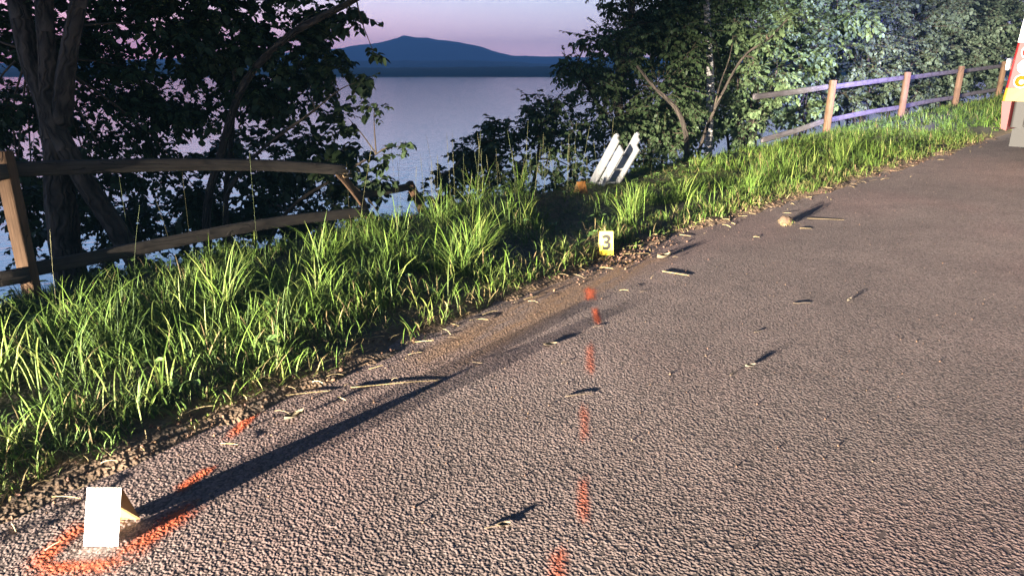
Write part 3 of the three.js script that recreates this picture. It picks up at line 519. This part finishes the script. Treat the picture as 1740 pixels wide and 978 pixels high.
  { const g = new RoundedBoxGeometry(W - 0.2, 1.9, 1.7, 4, 0.12); g.translate(0, 1.75, -LEN - 0.95); const cab = part(t, 'cab', g, VM.white); const wn = new THREE.BoxGeometry(W - 0.5, 0.7, 0.02); wn.translate(0, 2.1, -LEN - 1.81); part(cab, 'windscreen', wn, VM.glass); for (const sx of [-1, 1]) { const sw = new THREE.BoxGeometry(0.02, 0.6, 0.9); sw.translate(sx * (W / 2 - 0.095), 2.1, -LEN - 1.0); part(cab, 'side_window', sw, VM.glass); } }
  // blue beacon on the rear left corner of the roof, and the lit work lamp on the side that faces the shrubs
  const beacon = (x, z) => { const g = new THREE.LatheGeometry([[0, 0], [0.09, 0], [0.09, 0.02], [0.075, 0.1], [0.05, 0.16], [0, 0.18]].map((p) => new THREE.Vector2(...p)), 20); g.translate(x, 3.3, z); const m = part(t, 'beacon_lamp', g, VM.blueGlow); const st = new THREE.CylinderGeometry(0.03, 0.04, 0.3, 12); st.translate(x, 3.16, z); part(t, 'beacon_stem', st, VM.grey); return m; };
  beacon(-W / 2 + 0.24, -0.2); beacon(W / 2 - 0.24, -0.2);
  { const hx = -W / 2 + taper(2.6), g = new RoundedBoxGeometry(0.05, 0.1, 0.3, 2, 0.02); g.translate(hx - 0.02, 2.6, -2.0); const st = part(t, 'strobe_lamp', g, VM.grey); const f = new THREE.BoxGeometry(0.006, 0.08, 0.26); f.translate(hx - 0.05, 2.6, -2.0); part(st, 'lamp_glass', f, VM.blueGlow);
    const pl = new THREE.SpotLight(col(0.16, 0.12, 1), LIGHT.blue, 0, 0.92, 0.45); pl.position.set(hx - 0.08, 2.6, -2.0); pl.target.position.set(hx - 5, 2.35, -4.2); pl.castShadow = true; pl.shadow.radius = 2; t.add(pl, pl.target); }
  { const hx = -W / 2 + taper(2.8), g = new RoundedBoxGeometry(0.1, 0.16, 0.34, 2, 0.02); g.translate(hx - 0.03, 2.78, -0.6); const hd = part(t, 'work_lamp', g, VM.grey); const f = new THREE.BoxGeometry(0.006, 0.12, 0.3); f.translate(hx - 0.085, 2.78, -0.6); part(hd, 'lamp_glass', f, VM.coolGlow);
    const sl = new THREE.SpotLight(col(0.97, 1, 0.86), LIGHT.flood, 0, 1.0, 0.8); sl.position.set(hx - 0.1, 2.78, -0.6); sl.target.position.set(hx - 4.0, 1.7, -3.6); sl.castShadow = true; sl.shadow.radius = 6; t.add(sl, sl.target); }
}

// ------------------------------------------------------------------ the van behind the camera whose headlamps light the verge
{
  const hd = THREE.MathUtils.degToRad(39), cx = -12.85, cz = -11.95;
  const t = thing('van', 'white van on the road edge with both headlamps lit', 'van', V(cx, 0, cz), -hd);   // faces along -z of its own frame, nose at z = 0
  const s = new THREE.Shape([[0.0, 0.35], [0.02, 0.9], [0.12, 1.02], [0.75, 1.2], [1.35, 1.95], [1.8, 2.05], [5.0, 2.05], [5.1, 1.9], [5.1, 0.35]].map((p) => new THREE.Vector2(...p)));
  const g = new THREE.ExtrudeGeometry(s, { depth: 1.82, bevelEnabled: true, bevelSize: 0.03, bevelThickness: 0.04, bevelSegments: 3 }); g.rotateY(-Math.PI / 2); g.translate(0.91, 0, 0.03); part(t, 'body', g, VM.white);
  { const w = new THREE.BoxGeometry(1.6, 0.86, 0.02); w.rotateX(-0.67); w.translate(0, 1.6, 1.03); part(t, 'windscreen', w, VM.glass); }
  for (const [x, z] of [[-0.82, 0.85], [0.82, 0.85], [-0.82, 4.1], [0.82, 4.1]]) { const w = wheelGeo(0.34, 0.22); w.translate(x * 1.12, 0.34, z); const wh = part(t, 'wheel', w, VM.tyre); const rr = new THREE.CylinderGeometry(0.2, 0.2, 0.23, 24); rr.rotateZ(Math.PI / 2); rr.translate(x * 1.12, 0.34, z); part(wh, 'rim', rr, VM.rim); }
  { const bm = new RoundedBoxGeometry(1.86, 0.3, 0.16, 3, 0.05); bm.translate(0, 0.5, -0.04); part(t, 'bumper', bm, VM.grey); }
  for (const sx of [-1, 1]) {
    const x = sx * 0.65, y = 1.12;
    const h = new THREE.CylinderGeometry(0.12, 0.1, 0.14, 24); h.rotateX(-Math.PI / 2); h.translate(x, y, -0.0); const hs = part(t, 'headlight', h, VM.grey);
    const l = new THREE.CylinderGeometry(0.1, 0.1, 0.01, 24); l.rotateX(Math.PI / 2); l.translate(x, y, -0.078); part(hs, 'lamp_glass', l, VM.whiteGlow);
    const sl = new THREE.SpotLight(col(1, 0.89, 0.74), LIGHT.head, 0, THREE.MathUtils.degToRad(10.8), 0.42);
    sl.position.set(x, y, -0.1); sl.target.position.set(x + 20 * Math.tan(0.018), y - 20 * Math.tan(THREE.MathUtils.degToRad(5.2)), -20.1); sl.castShadow = true; sl.shadow.radius = 4; sl.shadow.mapSize.set(2048, 2048); t.add(sl, sl.target);
  }
}

// ------------------------------------------------------------------ spray paint on the asphalt, soil dragged over it
const sprayTex = [0, 1, 2].map((k) => tex(128, 256, (i, j) => {
  const u = (i + 0.5) / 128, v = (j + 0.5) / 256, e = 0.12 * (fbm(v * 6 + 9 * k, 3 + k, 3) - 0.5), ed = Math.min(u - 0.02 + e, 0.98 - u + e) , en = Math.min(v, 1 - v) + 0.16 * (fbm(u * 5, k * 7, 2) - 0.5);
  let a = smooth(0.0, 0.48, ed) * smooth(0, 0.3, en); a *= smooth(0.2, 0.75, fbm(i / 5 + k * 50, j / 6, 3) * 0.7 + 0.4 * a); if (Math.min(u, 1 - u, v, 1 - v) < 0.015) a = 0;
  return [a, a, a];
}, { repeat: false }));
const paintN = asphaltNormal.clone(); paintN.channel = 1; paintN.needsUpdate = true;
const paintMat = (k, strength, c) => { const m = new THREE.MeshStandardMaterial({ color: c, alphaMap: sprayTex[k], transparent: true, opacity: strength, normalMap: paintN, roughness: 0.85 }); return m; };
function strips(list) {   // [[X0, Z0, X1, Z1, width], ...] on the road
  const p = [], u = [], u1 = [], ix = [];
  list.forEach(([x0, z0, x1, z1, w], n) => {
    const L = Math.hypot(x1 - x0, z1 - z0), nx = (z1 - z0) / L * w / 2, nz = -(x1 - x0) / L * w / 2, K = 6, st = p.length / 3;
    for (let k = 0; k <= K; k++) for (const sd of [-1, 1]) { const X = lerp(x0, x1, k / K) + nx * sd, Z = lerp(z0, z1, k / K) + nz * sd, q = roadAt(X, Z, 0.0012 + 0.0003 * n); p.push(q.x, q.y, q.z); u.push(sd < 0 ? 0 : 1, k / K); u1.push(X, Z); }
    for (let k = 0; k < K; k++) { const a = st + k * 2; ix.push(a, a + 1, a + 3, a, a + 3, a + 2); }
  });
  const g = new THREE.BufferGeometry(); g.setAttribute('position', new THREE.Float32BufferAttribute(p, 3)); g.setAttribute('uv', new THREE.Float32BufferAttribute(u, 2)); g.setAttribute('uv1', new THREE.Float32BufferAttribute(u1, 2)); g.setIndex(ix); g.computeVertexNormals();
  const ny = g.attributes.normal; if (ny.getY(0) < 0) { g.setIndex(ix.map((_, q) => ix[q - q % 3 + [0, 2, 1][q % 3]])); g.computeVertexNormals(); }
  return g;
}
const ORANGE = col(0.56, 0.105, 0.034), DASH = 'orange dashes sprayed across the road';
for (const [x0, z0, x1, z1, w, k, s, lb] of [
  [0.60, 5.12, 0.555, 4.68, 0.15, 0, 1, 'bright orange paint blotch on the asphalt in front of the marker numbered 3'],
  [0.575, 4.66, 0.555, 4.16, 0.085, 1, 1, 'orange paint dash just below the bright blotch of paint'],
  [0.475, 3.98, 0.415, 3.38, 0.095, 2, 0.42, 'faint orange paint dash, third in line from the marker numbered 3'],
  [0.36, 3.18, 0.315, 2.66, 0.09, 0, 0.34, 'faint orange paint dash, fourth in line from the marker numbered 3'],
  [0.292, 2.52, 0.25, 2.08, 0.09, 1, 0.42, 'long orange paint dash sprayed on coarse asphalt'],
  [0.165, 2.06, 0.13, 1.74, 0.12, 2, 0.42, 'orange paint dash at the open end of the dashed line'],
]) single('paint_dash', strips([[x0, z0, x1, z1, w]]), paintMat(k, s, ORANGE), lb, 'paint mark', null, DASH);
single('paint_dash', strips([[-1.21, 3.24, -1.28, 2.68, 0.1]]), paintMat(1, 1, ORANGE), 'orange paint stroke running out of the grass edge', 'paint mark', null, 'orange strokes by the blank marker');
single('paint_dash', strips([[-1.235, 2.56, -1.32, 2.32, 0.1]]), paintMat(2, 1, ORANGE), 'orange paint stroke crossed by the long dark shadow', 'paint mark', null, 'orange strokes by the blank marker');
single('paint_chevron', strips([[-1.17, 2.34, -1.34, 1.90, 0.19], [-1.22, 1.935, -1.64, 1.90, 0.15], [-1.60, 1.85, -1.54, 2.22, 0.14]]), paintMat(0, 0.78, ORANGE), 'three sided orange paint outline around the blank white marker', 'paint mark');
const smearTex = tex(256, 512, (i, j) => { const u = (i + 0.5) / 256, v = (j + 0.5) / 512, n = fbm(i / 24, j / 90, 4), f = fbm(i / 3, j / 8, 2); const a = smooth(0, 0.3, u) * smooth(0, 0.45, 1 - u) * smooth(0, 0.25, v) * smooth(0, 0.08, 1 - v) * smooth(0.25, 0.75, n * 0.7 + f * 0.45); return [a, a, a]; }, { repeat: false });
{
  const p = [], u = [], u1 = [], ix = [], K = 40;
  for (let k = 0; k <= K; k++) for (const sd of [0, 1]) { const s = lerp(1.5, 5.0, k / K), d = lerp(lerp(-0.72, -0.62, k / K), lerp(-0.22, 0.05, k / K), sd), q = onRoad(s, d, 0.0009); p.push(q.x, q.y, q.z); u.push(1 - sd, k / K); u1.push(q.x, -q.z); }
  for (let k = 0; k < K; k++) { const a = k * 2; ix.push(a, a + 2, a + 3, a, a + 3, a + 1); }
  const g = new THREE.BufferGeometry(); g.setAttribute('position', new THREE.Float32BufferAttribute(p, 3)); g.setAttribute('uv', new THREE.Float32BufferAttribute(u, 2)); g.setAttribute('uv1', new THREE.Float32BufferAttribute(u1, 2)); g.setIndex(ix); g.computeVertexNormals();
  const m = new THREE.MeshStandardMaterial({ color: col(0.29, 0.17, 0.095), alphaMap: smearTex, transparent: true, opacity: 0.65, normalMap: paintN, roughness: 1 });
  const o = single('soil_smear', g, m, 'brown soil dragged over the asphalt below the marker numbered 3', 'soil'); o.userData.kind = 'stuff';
}

// ------------------------------------------------------------------ grass
function blade(m, P, az, L, W, bend, lean, c0, c1) {
  const dx = Math.cos(az), dz = Math.sin(az), K = 4, wob = R(-0.5, 0.5), sx = -Math.sin(az + wob), sz = Math.cos(az + wob), tint = mix3(c0, c1, rnd()); let x = P.x, y = P.y, z = P.z, a = lean, pa = -1, pb = -1;
  for (let k = 0; k <= K; k++) {
    const t = k / K, w = W * 0.5 * (k === K ? 0 : (t < 0.25 ? 0.75 + t : 1.05 - 0.62 * Math.pow(t, 1.6))), c = tint;
    if (k === K) { const q = m.v(x, y, z, c); m.t(pa, pb, q); } else {
      const A = m.v(x - sx * w, y, z - sz * w, c), B = m.v(x + sx * w, y + w * 0.3, z + sz * w, c);
      if (k) m.q(pa, pb, B, A); pa = A; pb = B;
      const st = L / K; x += dx * Math.sin(a) * st; z += dz * Math.sin(a) * st; y += Math.cos(a) * st; a += bend / K * (0.6 + 0.8 * t);
    }
  }
}
const G = { fresh: [[0.072, 0.145, 0.013], [0.12, 0.2, 0.018]], deep: [[0.05, 0.105, 0.013], [0.09, 0.155, 0.018]], dry: [[0.24, 0.17, 0.07], [0.34, 0.27, 0.12]], pale: [[0.12, 0.17, 0.028], [0.185, 0.23, 0.042]] };
const low = (s, d) => smooth(1.25, 0.5, Math.hypot((s - 7.9) / 1.5, (d - 1.9) / 1.3));   // short grass around the foot of the ladder
const grassDensity = (s, d) => {
  let k = smooth(-0.08, 0.12, d + 0.26 * (fbm(s * 1.5, 4.4, 3) - 0.5)) * (0.14 + 1.28 * smooth(0.38, 0.62, fbm(s * 2.0 + 12, d * 2.0, 3)));
  k *= 1 - 0.6 * track(s, d);
  k *= 1 - 0.6 * smooth(0.9, 0.3, Math.hypot((s - 9.3) / 1.6, (d - 1.1) / 0.9));     // trampled ground by the ladder
  return k * (d > 2.6 ? smooth(4.4, 2.6, d) : 1);
};
{
  const m = new MB(), dry = new MB();
  const plant = (s0, s1, n, wide, tall) => {
    let made = 0;
    while (made < n) {
      const s = R(s0, s1), d = R(-0.1, 4.2); if (rnd() > grassDensity(s, d)) continue;
      // a tussock: blades from one root fanning out
      const big = fbm(s * 2.3 + 31, d * 2.3, 2), nb = 5 + Math.floor(rnd() * 14), spread = R(0.02, 0.11), edge = smooth(0, 0.7, d), H = tall * R(0.5, 1.15) * (0.42 + 0.58 * edge) * (0.45 + 0.9 * big) * lerp(1, 0.62, smooth(1.2, 2.3, d)) * (1 - 0.68 * Math.max(low(s, d), 0.8 * track(s, d))), az0 = R(0, 6.283), tone = rnd();
      for (let k = 0; k < nb; k++, made++) {
        const az = R(0, 6.283), P = onLand(s + gauss() * spread, d + gauss() * spread, -0.01), L = H * R(0.45, 1.15), isDry = rnd() < 0.05 + 0.12 * (1 - edge);
        const pal = isDry ? G.dry : tone < 0.45 ? G.fresh : tone < 0.8 ? G.deep : G.pale, v = R(0.45, 0.9), c0 = pal[0].map((q) => q * v), c1 = pal[1].map((q) => q * v);
        blade(isDry ? dry : m, P, lerp(az, az0, 0.25), L, wide * R(0.5, 1.4), R(0.3, 2.6), R(0.02, 0.7), c0, c1);
      }
    }
  };
  plant(-1.6, 3.5, 29000, 0.006, 0.30); plant(3.5, 9, 22000, 0.0065, 0.29); plant(9, 16, 19000, 0.009, 0.29); plant(16, 31, 18000, 0.013, 0.36);
  // flattened, half dried grass in the tracked strip and beside the ladder
  for (let k = 0; k < 5200; k++) {
    const d = R(0.1, 2.6), s = rnd() < 0.55 ? 4.35 + 0.95 * d + gauss() * 0.7 : 9.2 + gauss() * 1.3, dryB = rnd() < 0.5, v = R(0.45, 0.9), pal = dryB ? G.dry : G.deep;
    blade(dryB ? dry : m, onLand(s, d, 0.004), R(0, 6.283), R(0.08, 0.26), 0.006 * R(0.6, 1.2), R(-0.1, 0.5), R(1.05, 1.5), pal[0].map((q) => q * v), pal[1].map((q) => q * v));
  }
  // a ragged fringe of short, half dried grass and stems that hangs over the road edge
  for (let k = 0; k < 9000; k++) {
    const s = -1.6 + 17.6 * Math.pow(rnd(), 1.25), d = -0.06 + 0.5 * Math.pow(rnd(), 1.2) + 0.22 * (fbm(s * 1.9, 7.7, 3) - 0.5), pt = fbm(s * 2.6 + 3, d * 3, 3); if (rnd() > smooth(0.34, 0.6, pt) * (1 - 0.8 * track(s, Math.max(d, 0.2)))) continue;
    const dryB = rnd() < 0.28, v = R(0.5, 1), pal = dryB ? G.dry : rnd() < 0.5 ? G.fresh : G.pale, P = onLand(s, d, -0.004), rd = onRoad(s, d); P.y = Math.max(P.y, rd.y);
    blade(dryB ? dry : m, P, R(0, 6.283), R(0.05, 0.2), 0.0055 * R(0.6, 1.3), R(0.4, 2.2), R(0.1, 1.35), pal[0].map((q) => q * v), pal[1].map((q) => q * v));
  }
  // long thin blades that arch over the rest
  for (let k = 0; k < 2600; k++) { const s = R(-1.5, 13), d = R(0.15, 2.6); if (rnd() > grassDensity(s, d) || low(s, d) > 0.5 || track(s, d) > 0.3) continue; const v = R(0.55, 1.0), pal = rnd() < 0.6 ? G.fresh : G.pale; blade(m, onLand(s, d, -0.01), R(0, 6.283), R(0.22, 0.52) * lerp(1, 0.7, smooth(1.4, 2.4, d)), 0.0065, R(0.7, 2.4), R(0.1, 0.6), pal[0].map((q) => q * v), pal[1].map((q) => q * v)); }
  // bright leggy tussocks that stand out of the sward
  for (const [s, d, H, n] of [[0.35, 1.0, 0.42, 46], [0.9, 1.5, 0.48, 44], [1.6, 1.1, 0.5, 60], [2.1, 0.75, 0.42, 50], [2.7, 1.4, 0.5, 60], [3.3, 0.55, 0.5, 80], [3.75, 0.75, 0.55, 80], [3.5, 1.5, 0.5, 50], [4.4, 1.9, 0.52, 60], [5.3, 2.3, 0.6, 70], [5.75, 0.5, 0.42, 80], [6.2, 0.75, 0.45, 70], [7.2, 0.8, 0.4, 60], [8.2, 0.45, 0.4, 60], [9.6, 0.7, 0.4, 60], [11, 0.6, 0.42, 60], [12.4, 1.0, 0.45, 60], [0.1, 0.35, 0.24, 30], [0.8, 0.3, 0.25, 30], [1.35, 0.12, 0.22, 40], [-0.6, 1.2, 0.45, 50], [-0.1, 1.9, 0.5, 50], [6.1, 2.4, 0.55, 50]]) for (let k = 0; k < n; k++) {
    const v = R(0.5, 0.9), pal = rnd() < 0.7 ? G.fresh : G.pale; blade(m, onLand(s + gauss() * 0.07, d + gauss() * 0.07, -0.01), R(0, 6.283), H * R(0.6, 1.2), 0.0075 * R(0.6, 1.3), R(0.4, 2.4), R(0.05, 0.7), pal[0].map((q) => q * v), pal[1].map((q) => q * v));
  }
  const g1 = new THREE.Mesh(m.geo(), M.grass); g1.name = 'verge_grass'; g1.castShadow = g1.receiveShadow = true; g1.userData = { kind: 'stuff', label: 'long green grass growing along the verge between road and lake', category: 'grass' }; scene.add(g1);
  const g2 = new THREE.Mesh(dry.geo(), M.grass); g2.name = 'dry_grass'; g2.castShadow = g2.receiveShadow = true; g2.userData = { kind: 'stuff', label: 'dry straw coloured blades scattered through the green verge grass', category: 'grass' }; scene.add(g2);
  // flowering stalks at the lip of the bank
  const st = new MB();
  for (let k = 0; k < 75; k++) {
    const s = k < 40 ? R(4.6, 7.2) : R(-1, 9), d = R(2.0, 3.0), P = onLand(s, d), H = R(0.45, 0.95), az = R(0, 6.28), ln = R(0.02, 0.25), tip = P.clone().add(new THREE.Vector3(Math.cos(az) * ln * H, H, Math.sin(az) * ln * H)), mid = P.clone().lerp(tip, 0.5); mid.y += 0.03;
    const c = mix3([0.07, 0.09, 0.03], [0.16, 0.14, 0.06], rnd());
    limb(st, [P, mid, tip], (u) => u > 0.82 ? 0.0065 * (1.12 - u) : 0.001, 4, 12, 1, 0, c);
  }
  const g3 = new THREE.Mesh(st.geo(), M.grass); g3.name = 'grass_stalks'; g3.castShadow = g3.receiveShadow = true; g3.userData = { kind: 'stuff', label: 'thin flowering grass stalks standing along the lip of the bank', category: 'grass' }; scene.add(g3);
}
// broad weed leaves low in the verge
{
  const m = new MB();
  for (let k = 0; k < 900; k++) { const s = R(-1.5, 18), d = R(0.15, 3.2); if (rnd() > grassDensity(s, d) + 0.15) continue; const P = onLand(s, d, R(0.01, 0.16)), n = 3; for (let j = 0; j < n; j++) { const a = R(0, 6.28); addLeaf(m, P, new THREE.Vector3(Math.cos(a), R(-0.2, 0.4), Math.sin(a)).normalize(), new THREE.Vector3(gauss() * 0.4, 1, gauss() * 0.4).normalize(), R(0.03, 0.085), R(0.025, 0.05), mix3([0.05, 0.10, 0.02], [0.12, 0.2, 0.05], rnd())); } }
  const o = new THREE.Mesh(m.geo(), M.leaf); o.name = 'weeds'; o.castShadow = o.receiveShadow = true; o.userData = { kind: 'stuff', label: 'small broad weed leaves low among the verge grass', category: 'weeds' }; scene.add(o);
}

// ------------------------------------------------------------------ soil crumbs and litter at the road edge
{
  const ico = new THREE.IcosahedronGeometry(1, 0), N = 6200, im = new THREE.InstancedMesh(ico, M.clod, N), q = new THREE.Object3D();
  for (let k = 0; k < N; k++) {
    let s, d, r;
    if (k < 1500) { s = 4.6 + gauss() * 0.75; d = 0.02 + gauss() * 0.28; r = Math.pow(rnd(), 4) * 0.011 + 0.002; } else if (k < 3600) { s = R(-1.5, 16); d = 0.02 + gauss() * 0.2; r = Math.pow(rnd(), 4) * 0.011 + 0.002; } else { s = R(-1, 14); d = -Math.pow(rnd(), 1.5) * 4.5; r = Math.pow(rnd(), 4) * 0.004 + 0.001; }
    const P = d > -0.35 ? onLand(s, d) : onRoad(s, d); const rd = onRoad(s, d); P.y = Math.max(P.y, rd.y) + r * 0.4;
    q.position.copy(P); q.scale.set(r * R(0.7, 1.5), r * R(0.5, 0.9), r * R(0.7, 1.5)); q.rotation.set(R(0, 6), R(0, 6), R(0, 6)); q.updateMatrix(); im.setMatrixAt(k, q.matrix); const v = R(0.6, 1.5); im.setColorAt(k, col(v, v * R(0.85, 1), v * R(0.75, 1)));
  }
  im.name = 'soil_crumbs'; im.castShadow = im.receiveShadow = true; im.userData = { kind: 'stuff', label: 'brown soil crumbs and grit along the road edge', category: 'soil' }; scene.add(im);
}
{
  const m = new MB();
  for (let k = 0; k < 420; k++) { const s = R(-1.2, 15), d = 0.02 + gauss() * 0.22 + (rnd() < 0.12 ? -R(0, 0.5) : 0), P = onRoad(s, d); P.y = Math.max(P.y, landH(s, d)) + 0.006; const a = R(0, 6.28), L = R(0.02, 0.13), e = P.clone().add(new THREE.Vector3(Math.cos(a) * L, R(-0.002, 0.02), Math.sin(a) * L)), c = mix3([0.12, 0.085, 0.05], [0.5, 0.38, 0.17], Math.pow(rnd(), 1.5)); const md = P.clone().lerp(e, 0.5); md.y += R(0, 0.012); limb(m, [P, md, e], () => R(0.001, 0.0026), 4, 3, 1, 0, c); }
  const mt = new THREE.MeshStandardMaterial({ vertexColors: true, roughness: 0.9 }), o = new THREE.Mesh(m.geo(), mt); o.name = 'straw_litter'; o.castShadow = o.receiveShadow = true; o.userData = { kind: 'stuff', label: 'short bits of straw and dry stems strewn along the road edge', category: 'straw' }; scene.add(o);
}
function stalk(label, X, Z, a, L, r, mat, name = 'straw_stalk', lift = 0.002, group = 'stalks and twigs lying on the road') {
  const P = roadAt(X, Z), m = new MB(), dx = Math.cos(a), dz = -Math.sin(a), pts = [-0.5, -0.2, 0.15, 0.5].map((t, k) => new THREE.Vector3(dx * L * t + gauss() * L * 0.03, r + lift * (k === 1 || k === 2 ? 1 : 0.2), dz * L * t + gauss() * L * 0.03));
  limb(m, pts, (u) => r * (1 - 0.5 * u), 5, 8, 1, 0.2); return single(name, m.geo(), mat, label, 'debris', P, group);
}
stalk('long pale straw stalk lying across the dark shadow on the asphalt', -0.6, 3.335, 0.15, 0.46, 0.0032, M.straw);
stalk('pale straw stalk lying along the grass edge beside the orange stroke', -1.12, 3.2, 0.3, 0.4, 0.0032, M.straw);
stalk('curved pale stalk on the asphalt right of the marker numbered 3', 1.33, 5.42, -0.6, 0.22, 0.0045, M.straw);
stalk('thick pale straw lying just right of the marker numbered 3', 1.12, 6.06, 0.1, 0.24, 0.005, M.straw);
stalk('long straight straw beside the torn grass clump', 3.4, 7.42, -0.2, 0.36, 0.0035, M.straw);
stalk('short pale straw below the torn grass clump', 3.02, 7.0, -0.05, 0.12, 0.005, M.straw);
for (const [X, Z, a, L] of [[0.34, 3.2, 0.2, 0.15], [1.21, 3.47, 0.8, 0.09], [2.05, 4.66, 0.1, 0.13], [0.3, 3.62, 0.7, 0.06], [0.55, 4.2, 0.3, 0.06], [-0.05, 2.13, 0.15, 0.10], [0.98, 4.95, 0.6, 0.05], [1.55, 4.1, 0.5, 0.06]]) stalk('small dark twig lying on the open asphalt', X, Z, a, L, 0.003, M.darkBit, 'twig', 0.002);
function curl(label, X, Z, turn, L, mat, name = 'dry_leaf', h = 0.02) {
  const m = new MB(), n = 8; for (let k = 0; k <= n; k++) for (let j = 0; j <= 4; j++) { const t = k / n, u = j / 4 - 0.5, w = L * 0.45 * Math.sin(Math.PI * clamp(t * 0.92 + 0.06)) + 0.002; m.v((t - 0.5) * L, 0.004 + h * Math.pow(Math.abs(u) * 2, 1.5) + h * 0.8 * Math.pow(Math.abs(t - 0.4) * 1.6, 2), u * w, null, t, u); }
  for (let k = 0; k < n; k++) for (let j = 0; j < 4; j++) { const a = k * 5 + j; m.q(a, a + 1, a + 6, a + 5); }
  const o = single(name, m.geo(), mat, label, 'leaf', roadAt(X, Z), 'curled leaves lying on the road'); o.rotation.y = turn; return o;
}
const leafDark = new THREE.MeshStandardMaterial({ color: col(0.11, 0.085, 0.05), roughness: 0.95 }), leafPale = new THREE.MeshStandardMaterial({ color: col(0.075, 0.06, 0.042), roughness: 0.9 });
curl('curled dark leaf beside the orange stroke near the long shadow', -1.03, 2.96, 0.7, 0.1, leafDark, 'dry_leaf', 0.018);
curl('arched dark leaf on the asphalt near the faint paint dash', 0.23, 3.88, 0.2, 0.085, leafDark, 'dry_leaf', 0.008);
curl('dark folded leaf casting a black shadow right of the marker numbered 3', 1.33, 5.9, 0.3, 0.13, leafDark, 'dry_leaf', 0.03);
curl('pale curled leaf alone on the open asphalt', 1.32, 3.55, 0.1, 0.06, leafPale, 'dry_leaf', 0.012);
curl('small grey leaf alone far out on the asphalt', 2.4, 4.7, 0.5, 0.05, leafPale, 'dry_leaf', 0.014);
curl('small brown leaf on the coarse asphalt close to the long dash', -0.03, 2.14, 0.2, 0.05, leafDark, 'dry_leaf', 0.005);
{ // torn clump of grass thrown onto the road
  const P = roadAt(2.88, 7.18), t = thing('grass_clump', 'torn clump of yellow grass and roots thrown onto the asphalt', 'grass clump', P), m = new MB(), c = new MB();
  for (let k = 0; k < 90; k++) blade(m, new THREE.Vector3(gauss() * 0.06, 0.015 + R(0, 0.045), gauss() * 0.05), R(0, 6.28), R(0.04, 0.11), 0.006, R(0.8, 2.8), R(0.7, 1.6), ...(rnd() < 0.75 ? G.dry : G.pale));
  const rg = new THREE.IcosahedronGeometry(0.055, 2), pa = rg.attributes.position; for (let k = 0; k < pa.count; k++) { const f = 0.75 + 0.5 * vnoise(pa.getX(k) * 40 + 3, pa.getY(k) * 40 + pa.getZ(k) * 30); pa.setXYZ(k, pa.getX(k) * f * 1.2, pa.getY(k) * f * 0.9 + 0.05, pa.getZ(k) * f); } rg.computeVertexNormals();
  part(t, 'root_ball', rg, M.clod); part(t, 'blades', m.geo(), M.grass);
}

for (const o of scene.children) if (o.isMesh || o.isGroup) o.traverse((q) => { if (q.isMesh) { q.castShadow = true; q.receiveShadow = true; } });
renderer.render(scene, camera);
